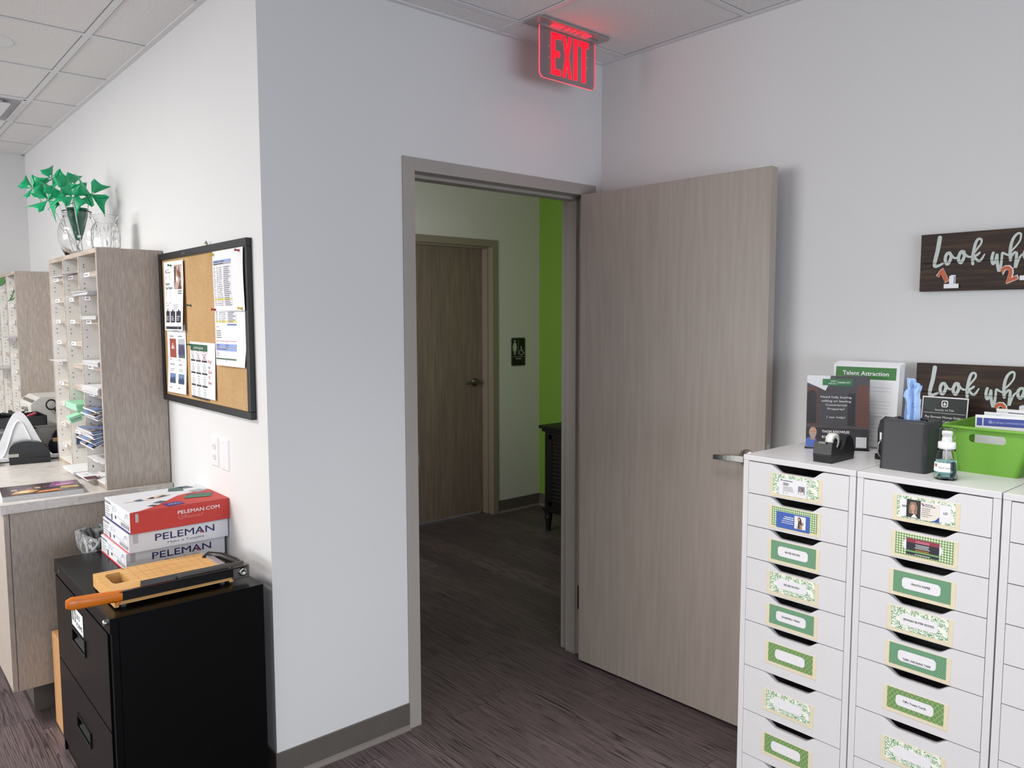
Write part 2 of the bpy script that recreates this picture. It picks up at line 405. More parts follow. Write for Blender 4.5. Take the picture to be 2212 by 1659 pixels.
def thing(name, label, cat, loc, group=None, rz=0):
    o = bpy.data.objects.new(name, None); COL.objects.link(o); o.location = loc; o.empty_display_size = .05; o.rotation_euler = (0, 0, rz)
    o['label'] = label; o['category'] = cat
    if group: o['group'] = group
    return o
def part(name, b, root, bevel=0, parent=None, **kw):      # b in world coordinates; root unrotated
    return mesh(name, b, parent or root, bevel, origin=root.location, **kw)
def single(name, b, label, cat, group=None, bevel=0, loc=None, **kw):
    if loc is None:
        xs, ys, zs = zip(*[tuple(v) for v in b.v]); loc = ((min(xs)+max(xs))/2, (min(ys)+max(ys))/2, min(zs))
    o = mesh(name, b, None, bevel, origin=loc, **kw); o.location = loc; o['label'] = label; o['category'] = cat
    if group: o['group'] = group
    return o
def struct(name, b, parent=None, bevel=0, **kw):
    o = mesh(name, b, parent, bevel, **kw)
    if parent is None: o['kind'] = 'structure'
    return o
def FW(x, y, z, **k): return Fr((x, y, z), (0, -1, 0), (0, 0, 1), **k)      # faces -x, reads towards -y
def FF(x, y, z, **k): return Fr((x, y, z), (1, 0, 0), (0, 0, 1), **k)       # faces -y, reads towards +x
def FT(x, y, z, u=(1, 0, 0), v=(0, 1, 0), **k): return Fr((x, y, z), u, v, **k)

# ------------------------------------------------------------------ the room
XR, H, YF, ZB = 1.61, 2.717, 3.912, .103
WT, HD, XG = .149, 2.345, 3.4085
XO0, XI0, XI1, XO1 = .538, .590, 1.5157, 1.5676          # door frame: outer and inner edges
ZI, ZO = 2.134, 2.183
struct('floor', B().box(-6.6, 3.6, -6.1, 4.1, -.1, 0, FLOOR))
b = B().box(-6.6, 3.6, -6.1, 4.1, H+.004, H+.1, TILE)
gx = [-.235+.61*k for k in range(-10, 4)]; gy = [-.143+.61*k for k in range(-9, 7)]
for x in gx:
    y0, y1 = (-6, YF) if x < 0 else (-6, 0)
    if x < XR: b.box(x-.012, x+.012, y0, y1, H, H+.0045, TEE)
for y in gy:
    b.box(-6.5, 0 if y > 0 else XR, y-.012, y+.012, H+.0002, H+.0045, TEE)
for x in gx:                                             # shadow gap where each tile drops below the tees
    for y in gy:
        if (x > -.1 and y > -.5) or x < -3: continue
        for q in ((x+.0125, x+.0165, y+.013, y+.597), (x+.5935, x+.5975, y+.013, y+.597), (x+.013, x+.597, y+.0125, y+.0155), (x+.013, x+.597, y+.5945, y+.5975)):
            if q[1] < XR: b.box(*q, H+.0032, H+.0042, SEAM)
b.box(-.022, 0, 0, YF, H-.0005, H+.006, TEE); b.box(-.022, XR, -.022, 0, H-.0005, H+.006, TEE); b.box(XR-.022, XR, -6, -.022, H-.0005, H+.006, TEE); b.box(-6.5, 0, YF-.022, YF, H-.0005, H+.006, TEE)
struct('ceiling', b)
b = B(); b.box(0, XO0+.012, 0, WT, 0, H+.02, WALL); b.box(XO1-.012, XG, 0, WT, 0, H+.02, WALL); b.box(XO0+.012, XO1-.012, 0, WT, ZO-.012, H+.02, WALL)
struct('wall_front', b)
struct('wall_left', B().box(0, .14, WT, YF+.12, 0, H+.02, WALL))
struct('wall_right', B().box(XR, XR+.12, -6.1, 0, 0, H+.02, WALL))
struct('wall_far', B().box(-6.6, 0, YF, YF+.12, 0, H+.02, WALL))
b = B(); b.box(-6.6, -6.5, -6.1, YF, 0, .75, WALL); b.box(-6.6, -6.5, -6.1, YF, 2.35, H+.02, WALL); b.box(-6.6, -6.5, -6.1, -.3, .75, 2.35, WALL); b.box(-6.6, -6.5, 3.5, YF, .75, 2.35, WALL)
struct('wall_outer', b)
b = B(); b.box(-6.5, XR, -6.1, -6, 0, .55, WALL); b.box(-6.5, XR, -6.1, -6, 2.15, H+.02, WALL); b.box(-6.5, -2.1, -6.1, -6, .55, 2.15, WALL); b.box(.9, XR, -6.1, -6, .55, 2.15, WALL)
struct('wall_back', b)
# windows behind and beside the viewer (out of the picture): frames and mullions
b = B()
for y in (-.3, .95, 2.2, 3.46): b.box(-6.58, -6.52, y, y+.04, .75, 2.35, FRAME)
b.box(-6.58, -6.52, -.3, 3.5, .75, .79, FRAME); b.box(-6.58, -6.52, -.3, 3.5, 2.31, 2.35, FRAME)
struct('window_1', b)
b = B()
for x in (-2.1, -.62, .86): b.box(x, x+.04, -6.08, -6.02, .55, 2.15, FRAME)
b.box(-2.1, .9, -6.08, -6.02, .55, .59, FRAME); b.box(-2.1, .9, -6.08, -6.02, 2.11, 2.15, FRAME)
struct('window_2', b)
# hall behind the door
D0, D1, DZ0, DZ1 = 1.945, 2.897, 2.150, 2.200
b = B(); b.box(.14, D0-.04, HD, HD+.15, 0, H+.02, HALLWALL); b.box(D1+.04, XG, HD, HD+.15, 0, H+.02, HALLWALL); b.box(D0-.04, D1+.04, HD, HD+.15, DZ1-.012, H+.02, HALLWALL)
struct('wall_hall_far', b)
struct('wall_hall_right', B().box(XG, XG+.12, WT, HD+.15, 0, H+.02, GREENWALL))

def cove(b, p0, p1, n, h=ZB):
    p0, p1, n = Vector((*p0, 0)), Vector((*p1, 0)), Vector((*n, 0)); d = p1-p0
    prof = [(0, 0), (.017, 0), (.0165, .003), (.008, .010), (.0055, .018), (.005, h-.002), (.003, h), (0, h)]
    vs = [p+n*a+Vector((0, 0, z)) for p in (p0, p1) for a, z in prof]; k = len(prof)
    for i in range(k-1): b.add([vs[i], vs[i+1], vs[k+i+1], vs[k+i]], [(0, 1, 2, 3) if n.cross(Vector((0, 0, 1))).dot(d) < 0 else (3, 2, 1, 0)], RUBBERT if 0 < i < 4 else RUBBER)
    b.add(vs[:k], [tuple(range(k))], RUBBER); b.add(vs[k:], [tuple(range(k))], RUBBER)
    return b
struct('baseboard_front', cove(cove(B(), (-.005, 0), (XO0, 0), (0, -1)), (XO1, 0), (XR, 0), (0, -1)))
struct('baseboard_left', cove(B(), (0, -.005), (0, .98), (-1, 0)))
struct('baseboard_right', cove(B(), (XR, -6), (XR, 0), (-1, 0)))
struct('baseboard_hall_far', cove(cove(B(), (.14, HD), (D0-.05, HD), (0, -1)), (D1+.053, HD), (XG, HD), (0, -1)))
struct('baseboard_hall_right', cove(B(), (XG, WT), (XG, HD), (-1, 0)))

# ------------------------------------------------------------------ the open door with its steel frame
def door_frame(x0, x1, xi0, xi1, zi, zo, y0, y1, m, stop0, stop1):
    b = B(); g = .008; st = .013
    for xo, xi, s in ((x0, xi0, 1), (x1, xi1, -1)):
        b.box(xo, xi, y0-g, y0+.0005, 0, zo, m); b.box(xo, xi, y1-.0005, y1+g, 0, zo, m)
        b.box(xi-s*.004, xi, y0+.0005, y1-.0005, 0, zi-.0005, m)
        b.box(xi, xi+s*st, y0+stop0, y0+stop1, 0, zi-st-.0002, m)
    b.box(xi0+.0003, xi1-.0003, y0-g+.0003, y0+.0005, zi, zo, m); b.box(xi0+.0003, xi1-.0003, y1-.0005, y1+g, zi, zo, m); b.box(xi0-.004, xi1+.004, y0+.0005, y1-.0005, zi, zi+.004, m)
    b.box(xi0+.0002, xi1-.0002, y0+stop0, y0+stop1, zi-st, zi, m)
    return b
d1 = bpy.data.objects.new('door_1', None); COL.objects.link(d1); d1.location = (XI1, 0, 0); d1['kind'] = 'structure'
part('door_frame', door_frame(XO0, XO1, XI0, XI1, ZI, ZO, 0, WT, FRAME, .052, .113), d1, bevel=.0012)
sp = B(); sp.box(XI0-.001, XI0+.0012, .006, .046, .99, 1.115, STEEL); sp.box(XI0-.001, XI0+.0016, -.009, .01, 1.03, 1.075, STEEL)
part('strike_plate', sp, d1)
ANG = 1.5302; ld = Vector((math.cos(ANG), -math.sin(ANG), 0)); ln = Vector((math.sin(ANG), math.cos(ANG), 0)); HP = Vector((1.4566, -.0206, 0)); LW = .9097
b = B().obox(HP+Vector((0, 0, .012)), ld*LW, ln*.044, (0, 0, 2.1186), DOORW)
leaf = part('door_leaf', b, d1, bevel=.0015)
def lever(fr, sgn, m=STEEL, both=None):
    """rose and lever on frame fr (origin at rose centre, n out of the door, lever along +u*sgn)"""
    b = B(); n_ = fr.n
    b.lathe([(.034, 0), (.034, .004), (.031, .007), (.0195, .019), (.0155, .021), (.012, .024), (.0105, .05)], fr.o, m, 28, n_)
    P = []
    for i in range(9):
        t = i/8; P.append((sgn*(-.013+.135*t), .0105*(1-.62*t*t)+.004-.004*t, -.0105*(1-.45*t)-.009*t*t, .044+.012*math.sin(t*pi*.55)-.018*t*t))
    vs = []
    for u_, a, c_, off in P:
        for (vv, hh) in ((a, -.006), (a, .006), (c_, .006), (c_, -.006)): vs.append(fr.p(u_, vv, off+hh*(1-.35*abs(u_)/.12)))
    fs = [(i*4+k, i*4+(k+1) % 4, i*4+4+(k+1) % 4, i*4+4+k) for i in range(8) for k in range(4)]+[(3, 2, 1, 0), (32, 33, 34, 35)]
    b.add(vs, fs, m, smooth=False)
    return b
hc = HP+ld*(LW-.07)+Vector((0, 0, 1.066))
part('lever_handle', lever(Fr(hc, ld, (0, 0, 1)), -1), d1, bevel=.0018, parent=leaf)
part('lever_handle', lever(Fr(hc+ln*.044, -ld, (0, 0, 1)), 1), d1, bevel=.0018, parent=leaf)
part('latch_plate', B().obox(HP+ld*(LW-.0005)+ln*.009+Vector((0, 0, 1.01)), ld*.0015, ln*.026, (0, 0, .057*2), STEEL), d1, parent=leaf)
for z in (.22, 1.06, 1.90):
    hb = B().cyl((1.508, -.014, z), (1.508, -.014, z+.114), .0065, STEELD, n=12); hb.box(1.5142, 1.5155, -.012, .045, z, z+.114, STEELD)
    part('hinge', hb, d1)
# women's room door across the hall
d2 = bpy.data.objects.new('door_2', None); COL.objects.link(d2); d2.location = (D0, HD, 0); d2['kind'] = 'structure'
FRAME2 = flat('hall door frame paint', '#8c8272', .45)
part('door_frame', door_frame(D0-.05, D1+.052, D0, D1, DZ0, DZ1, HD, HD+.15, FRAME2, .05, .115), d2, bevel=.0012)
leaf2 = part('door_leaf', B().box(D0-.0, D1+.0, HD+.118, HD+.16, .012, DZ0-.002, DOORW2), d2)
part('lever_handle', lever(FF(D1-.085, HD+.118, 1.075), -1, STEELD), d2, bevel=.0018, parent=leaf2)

# women's room sign
r = thing('restroom_sign', 'small black restroom sign with a woman and wheelchair pictogram on the dim hall wall', 'sign', (3.168, HD, 1.197))
g = flat('sign raised grey', '#b9bbb4', .5); fr = FF(3.094, HD-.004, 1.197)
b = B(); 
b.prism([(x*.149, y*.233) for x, y in ((.06, 0), (.94, 0), (1, .04), (1, .96), (.94, 1), (.06, 1), (0, .96), (0, .04))], FF(3.094, HD, 1.197), 0, .004, flat('sign black', '#08080a', .4))
part('backing_plate', b, r)
b = B(); h = .0012
for a in ((.003, .003, .146, .0048), (.003, .2282, .146, .23), (.003, .003, .0045, .23), (.1445, .003, .146, .23)): b.rect(fr, *a, g, h)
b.disc(fr, .035, .203, .0095, .0095, g, h)
b.poly(fr, [(.024, .19), (.046, .19), (.052, .18), (.060, .148), (.054, .146), (.047, .170), (.056, .125), (.045, .125), (.045, .093), (.037, .093), (.037, .125), (.033, .125), (.033, .093), (.025, .093), (.025, .125), (.014, .125), (.023, .170), (.016, .146), (.010, .148), (.018, .18)], g, h)
b.rect(fr, .071, .092, .0745, .213, g, h); b.rect(fr, .012, .076, .137, .0785, g, h)
b.disc(fr, .103, .158, .0065, .0065, g, h)
b.line(fr, [(.1025, .150), (.105, .125), (.122, .125), (.129, .104), (.138, .107)], .0075, g, h); b.line(fr, [(.104, .141), (.120, .141)], .005, g, h)
b.line(fr, [(.107+.022*math.cos(a), .112+.022*math.sin(a)) for a in [math.radians(125+i*20) for i in range(12)]], .0055, g, h)
b.text(fr, 'WOMEN', .0745, .054, .013, g, h, 'c', fit=.062, bold=.012)
part('pictogram_and_lettering', b, r)

# black cabinet in the hall
cx0, cx1, cy0, cy1 = 2.883, 3.38, .95, 1.72
r = thing('hall_cabinet', 'black painted low cabinet with turned feet beside the green hall wall', 'cabinet', (3.13, 1.33, 0))
part('cabinet_top', B().box(cx0-.03, cx1+.01, cy0-.03, cy1+.04, .772, .797, BLACKWOOD).box(cx0-.015, cx1, cy0-.02, cy1+.02, .75, .772, BLACKWOOD), r, bevel=.006)
b = B().box(cx0, cx1, cy0, cy1, .17, .75, BLACKWOOD); b.box(cx0-.012, cx1, cy0-.01, cy1+.012, .15, .178, BLACKWOOD)
part('cabinet_body', b, r, bevel=.003)
for k in range(2):
    ya, yb = cy0+.04+k*.355, cy0+.04+k*.355+.33
    b = B().box(cx0-.006, cx0+.002, ya, yb, .2, .23, BLACKWOOD).box(cx0-.006, cx0+.002, ya, yb, .70, .73, BLACKWOOD).box(cx0-.006, cx0+.002, ya, ya+.035, .2, .73, BLACKWOOD).box(cx0-.006, cx0+.002, yb-.035, yb, .2, .73, BLACKWOOD)
    for i in range(16): b.obox((cx0-.004, ya+.035, .235+i*.029), (0, yb-ya-.07, 0), (.008, 0, .02), (-.001, 0, .003), BLACKWOOD)
    part('louvred_door', b, r)
for x, y in ((cx0+.02, cy1-.02), (cx0+.02, cy0+.03), (cx1-.03, cy1-.02), (cx1-.03, cy0+.03)):
    part('foot', B().lathe([(.017, 0), (.02, .05), (.027, .09), (.03, .11), (.024, .12), (.032, .135), (.03, .152)], (x, y, 0), BLACKWOOD, 16), r)

# ------------------------------------------------------------------ exit sign and ceiling fittings
r = thing('exit_sign', 'glowing red edge-lit exit sign hanging from the ceiling above the open door', 'sign', (1.185, -.212, H-.2))
b = B().prism([(.985, -.262), (1.372, -.262), (1.372, -.168), (.985, -.168)], Fr((0, 0, 0), (1, 0, 0), (0, 1, 0)), H-.008, H-.0005, flat('exit sign canopy', '#a9a4a4', .35, .4))
part('canopy', b, r, bevel=.002)
fr = FF(1.030, -.2125, 2.513)
W_, H_ = .308, .192
P = []
for cx, cy, a0 in ((W_-.022, .022, -90), (W_-.0001, H_-.0001, 0), (.0001, H_-.0001, 90), (.022, .022, 180)):
    rr = .022 if cy < .1 else .0001
    for i in range(7): a = math.radians(a0+15*i); P.append((cx+rr*math.cos(a), cy+rr*math.sin(a)))
part('acrylic_panel', B().prism(P, fr, -.006, 0, EXITP, side=REDE), r)
E_ = [(0, 0), (.051, 0), (.051, .023), (.021, .023), (.021, .069), (.046, .069), (.046, .092), (.021, .092), (.021, .137), (.053, .137), (.053, .159), (0, .159)]
X_ = [(0, 0), (.017, 0), (.0255, .055), (.034, 0), (.051, 0), (.035, .08), (.051, .159), (.034, .159), (.0255, .105), (.017, .159), (0, .159), (.016, .08)]
I_ = [(0, 0), (.021, 0), (.021, .159), (0, .159)]
T_ = [(.017, 0), (.038, 0), (.038, .137), (.055, .137), (.055, .159), (0, .159), (0, .137), (.017, .137)]
b = B()
for L, u in ((E_, .060), (X_, .121), (I_, .183), (T_, .213)):
    b.prism([(u+x, .020+y) for x, y in L], fr, .0002, .0012, REDL)
for u, v in ((.047, .122), (.047, .079), (.260, .122), (.260, .081)): b.disc(fr, u, v, .0018, .0018, REDE, .0008, 8)
part('exit_lettering', b, r)
b = B()
for u0, u1 in ((1.075, 1.135), (1.148, 1.172), (1.18, 1.198), (1.208, 1.228), (1.24, 1.285)):
    b.rrect(FT(0, 0, H-.0084, (1, 0, 0), (0, -1, 0)), u0, .218, u1, .248, .008, REDP)  # glowing red patches painted on the canopy as the letters' reflection
part('letter_reflections', b, r)
part('bracket', B().box(1.03, 1.34, -.222, -.204, H-.018, H-.008, flat('exit sign canopy', '#a9a4a4')), r)
l = bpy.data.lights.new('exit_sign_led', 'AREA'); l.shape = 'RECTANGLE'; l.size = .28; l.size_y = .02; l.energy = .08; l.color = (1, .05, .12)
lo = bpy.data.objects.new('exit_sign_led', l); COL.objects.link(lo); lo.location = (1.185, -.209, 2.507); lo.rotation_euler = (0, 0, 0)

r = thing('air_diffuser', 'white square plaque air diffuser in the ceiling at the far left', 'vent', (-.54, 2.602, H-.03))
b = B(); x0, x1, y0, y1 = -.845+.013, -.235-.013, 2.297+.013, 2.907-.013; zt = H+.0038
b.box(x0, x1, y0, y0+.012, H-.001, zt, PLW).box(x0, x1, y1-.012, y1, H-.001, zt, PLW).box(x0, x0+.012, y0, y1, H-.001, zt, PLW).box(x1-.012, x1, y0, y1, H-.001, zt, PLW)
b.box(x0+.012, x1-.012, y0+.012, y1-.012, H+.003, zt, flat('diffuser inner panel', '#aeadb1', .7))
part('frame', b, r)
part('plaque', B().box(x0+.06, x1-.06, y0+.06, y1-.06, H-.022, H-.012, PLW), r, bevel=.004)
part('cone', B().box(x0+.09, x1-.09, y0+.09, y1-.09, H-.012, H+.003, PLW), r)
single('ceiling_speaker', B().lathe([(.001, -.006), (.085, -.006), (.1, -.003), (.105, .0)], (-.545, 1.40, H+.0035), PLW, 32), 'round white ceiling fitting cut off by the left edge of the picture', 'ceiling fitting', loc=(-.545, 1.40, H-.003))

# ------------------------------------------------------------------ cork board and what hangs on it
r = thing('cork_board', 'cork notice board in a black frame covered with pinned papers', 'notice board', (0, .555, 1.245))
fr = FW(0, 1.009, 1.248); BW, BH, FWd = .924, .61, .026
FRB = flat('black board frame', '#17171a', .4, bstr=.02, nscale=300)
for nm, q in (('frame_rail', (0, 0, BW, FWd)), ('frame_rail', (0, BH-FWd, BW, BH)), ('frame_stile', (0, FWd, FWd, BH-FWd)), ('frame_stile', (BW-FWd, FWd, BW, BH-FWd))):
    b = B().obox(fr.p(q[0], q[1], .001), fr.u*(q[2]-q[0]), fr.v*(q[3]-q[1]), fr.n*.02, FRB)
    if q[1] > .3 and q[3]-q[1] < .1: b.text(fr, 'Quartet', .29, BH-.017, .0085, flat('board mark grey', '#77777c'), .0213)
    part(nm, b, r, bevel=.0025)
part('cork_panel', B().obox(fr.p(FWd-.002, FWd-.002, .001), fr.u*(BW-2*FWd+.004), fr.v*(BH-2*FWd+.004), fr.n*.012, CORK), r)
hk = B().tube([fr.p(.54, BH-.004, .006), fr.p(.54, BH+.012, .010), fr.p(.548, BH+.016, .016), fr.p(.552, BH+.006, .018)], .0016, flat('brass hook', '#8d7a4d', .35, 1), 6).tube([fr.p(.54, BH+.002, .008), fr.p(.528, BH+.012, .016)], .0014, flat('brass hook', '#8d7a4d'), 6)
part('hook', hk, r)
CK = .0135
K1, K2, K3 = ink('#333138'), ink('#7d7a82'), ink('#27283b')
def sheet(name, y, z, wd, hg, rx, warp, draw, label, group='papers pinned to the cork board', tilt=0.0, cat='paper'):
    """letter sheet hanging from (y,z)=top-left corner"""
    u = Vector((0, -math.cos(tilt), math.sin(tilt))); v = Vector((0, math.sin(tilt), math.cos(tilt)))
    fr = Fr((rx, y, z), u, v, warp=warp, div=.02)
    b = B().rect(fr, 0, -hg, wd, 0, PAPER); b2 = B()
    draw(b, fr)
    o = single(name, b, label, cat, group, loc=(rx, y-wd/2, z-hg))
    return o
def w1(a, b_, c): return a, b_, c+.004+.010*max(0, -b_-.08)/.2*(.4+.6*a/.22)+.003*math.sin(a*22)
def flyer(b, f):
    h = .0003
    b.rect(f, .128, -.155, .208, -.022, ink('#b9a096'), h); b.poly(f, [(.132, -.03), (.15, -.03), (.145, -.09), (.131, -.15)], ink('#4a3838'), h*2)
    b.poly(f, [(.155, -.04), (.172, -.06), (.18, -.025), (.185, -.06), (.205, -.07), (.19, -.10), (.17, -.085), (.16, -.07)], ink('#7b4a3e'), h*2)
    b.poly(f, [(.148, -.08), (.17, -.095), (.165, -.12), (.15, -.105)], ink('#f0ece8'), h*3); b.poly(f, [(.165, -.155), (.19, -.10), (.205, -.155)], ink('#5e3d36'), h*2); b.rect(f, .198, -.14, .207, -.03, ink('#e8ddd4'), h*3)
    b.poly(f, [(.022, -.052), (.03, -.04), (.036, -.055), (.03, -.066)], ink('#a33b44'), h); b.text(f, 'safety', .042, -.046, .0075, K2, h, sx=.9); b.text(f, 'exchange', .04, -.062, .009, K1, h, fit=.05)
    b.lines(f, .022, -.085, .085, 2, .011, .004, K2, h, 3)
    b.text(f, 'Secure', .022, -.128, .016, K1, h, fit=.055, bold=.01); b.text(f, 'Your Future', .022, -.152, .016, K1, h, fit=.088, bold=.01)
    b.lines(f, .025, -.168, .07, 4, .0095, .003, K2, h, 5); b.lines(f, .165, -.168, .045, 2, .012, .005, K1, h, 6)
    b.line(f, [(.018, -.218), (.208, -.21)], .0012, K2, h)
    b.lines(f, .028, -.231, .08, 1, .01, .0045, K1, h, 7); b.lines(f, .03, -.242, .06, 4, .0105, .003, K2, h, 8); b.lines(f, .118, -.242, .065, 3, .0105, .003, K2, h, 9)
def flyer2(b, f):
    flyer(b, f)
    h = .0003
    for i in range(3):
        u = .028+i*.060; b.rect(f, u, -.383+.055, u+.048, -.322+.04, K3, h); b.poly(f, [(u+.014, -.283), (u+.024, -.268), (u+.034, -.283)], K3, h); b.lines(f, u+.008, -.305, .034, 2, .008, .0025, PAPER, h*2, 20+i)
def flyerA(b, f):
    k = .73; g = Fr(f.o, f.u, f.v, warp=(lambda a, b_, c: f.warp(a, b_*k, c)), div=.02)
    flyer(b, g); h = .0003
    for i in range(3):
        u = .026+i*.062; b.rect(f, u, -.245, u+.050, -.2, K3, h); b.poly(f, [(u+.016, -.2), (u+.025, -.19), (u+.034, -.2)], K3, h); b.lines(f, u+.008, -.222, .034, 3, .007, .0022, PAPER, h*2, 20+i)
    b.line(f, [(.02, -.256), (.205, -.256)], .001, K2, h)
    b.rect(f, .018, -.272, .208, -.261, K3, h); b.lines(f, .03, -.268, .17, 1, .01, .0022, PAPER, h*2, 33)
sheet('paper_flyer', .929, 1.820, .223, .277, -.020, w1, flyerA, 'white flyer with a photo and three dark boxes, top left on the cork board', tilt=.0)
def w2(a, b_, c): return a, b_, c+.0015+.006*max(0, -b_-.15)/.12+.002*math.sin(a*20+1)
def qrs(b, f):
    h = .0003
    b.lines(f, .07, -.018, .07, 2, .009, .006, ink('#4a6650'), h, 3)
    for i, (u, v, c1) in enumerate(((.03, -.05, '#9c4a40'), (.125, -.05, '#56607a'), (.03, -.165, '#e3e2e4'), (.125, -.165, '#e3e2e4'))):
        b.lines(f, u, v, .06, 1, .01, .004, K2, h, 40+i)
        b.rect(f, u, v-.085, u+.072, v-.008, ink(c1), h)
        if i == 0: b.rect(f, u+.022, v-.05, u+.028, v-.036, PAPER, 2*h); b.rect(f, u+.033, v-.05, u+.039, v-.026, PAPER, 2*h); b.rect(f, u+.044, v-.05, u+.05, v-.036, PAPER, 2*h)
        elif i == 1: b.rect(f, u, v-.03, u+.072, v-.008, ink('#b4bcc4'), 2*h); b.poly(f, [(u, v-.055), (u+.02, v-.04), (u+.04, v-.032), (u+.06, v-.045), (u+.072, v-.05), (u+.072, v-.072), (u, v-.072)], ink('#4a4468'), 3*h); b.rect(f, u+.04, v-.085, u+.072, v-.074, ink('#4c7a44'), 2*h)
        else: b.rect(f, u, v-.075, u+.065, v-.035, ink('#6a83a8'), 2*h); b.poly(f, [(u, v-.075), (u, v-.06), (u+.018, v-.048), (u+.03, v-.058), (u+.045, v-.046), (u+.065, v-.06), (u+.065, v-.075)], ink('#3b4a63'), 3*h); b.lines(f, u+.005, v-.018, .05, 2, .007, .002, K2, 2*h, 50+i)
        b.lines(f, u, v-.095, .025, 1, .01, .003, K1, h, 60+i)
    b.line(f, [(.02, -.148), (.205, -.148)], .0008, K2, h); b.line(f, [(.112, -.04), (.112, -.145)], .0006, K2, h)
sheet('paper_flyer', .931, 1.567, .215, .279, -.0165, w2, qrs, 'white sheet with a rust square and small pictures, bottom left on the cork board')
def w3(a, b_, c): return a, b_, c+.001+.007*max(0, a-.05)*max(0, -b_)/.06+.002*math.sin(a*18)
RED = ink('#b3304a')
def cal(b, f):
    h = .0003; GB = ink('#2c2f2c')
    b.rect(f, .006, -.034, .188, -.009, ink('#27593a'), h); b.text(f, 'select Showing Specials', .097, -.026, .0095, PAPER, 2*h, 'c', fit=.1)
    for i in range(4):
        for j in range(3):
            u = .008+j*.062; v = -.038-i*.0475
            b.lines(f, u+.014, v, .022, 1, .01, .0025, K2, h, i*7+j, 'c'); b.lines(f, u+.008, v-.008, .036, 4, .0062, .002, K2, h, i*9+j+50, 'c')
            b.rect(f, u, v-.037, u+.052, v-.030, GB, h)
    b.line(f, [(.006, -.034), (.050, -.072)], .0013, RED, 2*h); b.line(f, [(.066, -.036), (.120, -.074)], .0013, RED, 2*h); b.line(f, [(.124, -.036), (.182, -.074)], .0015, RED, 2*h); b.line(f, [(.184, -.036), (.132, -.074)], .0015, RED, 2*h)
    for t_, v in (('Reg?', -.075), ('via', -.096), ('Click', -.114), ('CE', -.134), ('Button', -.154)): b.text(f, t_, .195, v, .011, RED, 2*h, fit=.034 if len(t_) > 3 else .018)
sheet('paper_calendar', .668, 1.502, .263, .210, -.0165, w3, cal, 'white sheet with a green header and red crossings-out, bottom middle of the cork board', tilt=-.01)
def w4(a, b_, c): return a+.003*math.sin(b_*22), b_, c+.006+.006*math.sin(a*11)*abs(math.sin(b_*13))
def grid(b, f, u0, u1, v0, n, dv, cols, h=.0003, yel=(), sd=1):
    R = random.Random(sd)
    for i in range(n):
        v = v0-i*dv
        if i in yel: b.rect(f, u0, v-dv+.0008, u1, v, ink('#e6d84a'), h, dv=.05)
        b.rect(f, u0, v-.0003, u1, v+.0003, ink('#a9a8b4'), h*1.5, dv=.05)
        for c in cols: b.rect(f, c, v-dv*.72, c+R.uniform(.006, .02), v-dv*.42, K2, h*2, dv=0)
        b.rect(f, u0+.62*(u1-u0), v-dv*.75, u0+(.62+R.uniform(.22, .36))*(u1-u0), v-dv*.35, ink('#5b5d78'), h*2, dv=0)
    for c in (u0, u1): b.rect(f, c-.0003, v0-n*dv, c+.0003, v0, ink('#a9a8b4'), h*1.5)
def sp1(b, f):
    h = .0003; b.rect(f, .008, -.043, .178, -.033, ink('#8ea3d4'), h); b.rect(f, .008, -.050, .178, -.0435, ink('#a8a6a6'), h); b.lines(f, .012, -.040, .15, 2, .008, .003, K1, 2*h, 4)
    grid(b, f, .010, .180, -.056, 21, .0066, (.013, .045, .068, .083), yel=(17,), sd=3)
def w5(a, b_, c): return a-.03*max(0, a-.1)*max(0, -b_-.1)/.05*1.4, b_, c+.004+.060*max(0, -b_-.09)*(.3+a/.27)**1.5*.55+.004*math.sin(a*12+1)
def sp2(b, f):
    h = .0003; grid(b, f, .012, .190, -.006, 7, .0066, (.014, .045, .068, .083), yel=(6,), sd=8)
    b.rect(f, .115, -.062, .190, -.056, ink('#6f7bb5'), h); b.lines(f, .012, -.068, .04, 1, .008, .002, K2, h, 3); b.lines(f, .012, -.083, .05, 4, .0075, .0025, K1, h, 5)
    b.rect(f, .008, -.118, .19, -.116, ink('#b5757a'), h); b.lines(f, .01, -.122, .12, 1, .008, .002, ink('#b5757a'), h, 5)
    b.rect(f, .008, -.152, .192, -.127, ink('#8fa6e0'), h); b.rect(f, .008, -.143, .192, -.139, ink('#a8a6a6'), 2*h); b.lines(f, .012, -.133, .12, 3, .007, .0022, K1, 3*h, 6)
    b.lines(f, .012, -.160, .03, 3, .006, .002, K2, h, 9); b.rect(f, .004, -.183, .192, -.178, ink('#35613c'), h); b.lines(f, .01, -.188, .12, 1, .006, .002, K2, h, 10)
sheet('paper_spreadsheet', .376, 1.829, .275, .212, -.019, w4, sp1, 'printed table with a blue header row, top right on the cork board')
sheet('paper_spreadsheet', .376, 1.628, .27, .205, -.0165, w5, sp2, 'printed table with a blue band and curled corner, lower right of the cork board')
def pin(y, z, rx, hexc, label):
    m = flat('pin '+hexc, hexc, .25); r = thing('push_pin', label, 'push pin', (rx, y, z), 'push pins in the cork board'); 
    b = B().lathe([(.0001, 0), (.0042, .0), (.0046, .001), (.0028, .003), (.0026, .008), (.0048, .0115), (.0052, .0135), (.0001, .0142)], (rx, y, z), m, 10, (-1, .18, .12)); part('head', b, r)
    part('needle', B().cyl((rx+.009, y, z), (rx, y, z), .0006, STEEL, n=5), r)
pin(.828, 1.803, -.026, '#14655a', 'teal push pin at the top of the left flyer'); pin(.653, 1.641, -.0145, '#14655a', 'teal push pin in bare cork at mid height')
pin(.663, 1.489, -.0195, '#14655a', 'teal push pin at the corner of the green-headed sheet'); pin(.366, 1.818, -.027, '#e3c22a', 'yellow push pin at the top corner of the upper printed table')
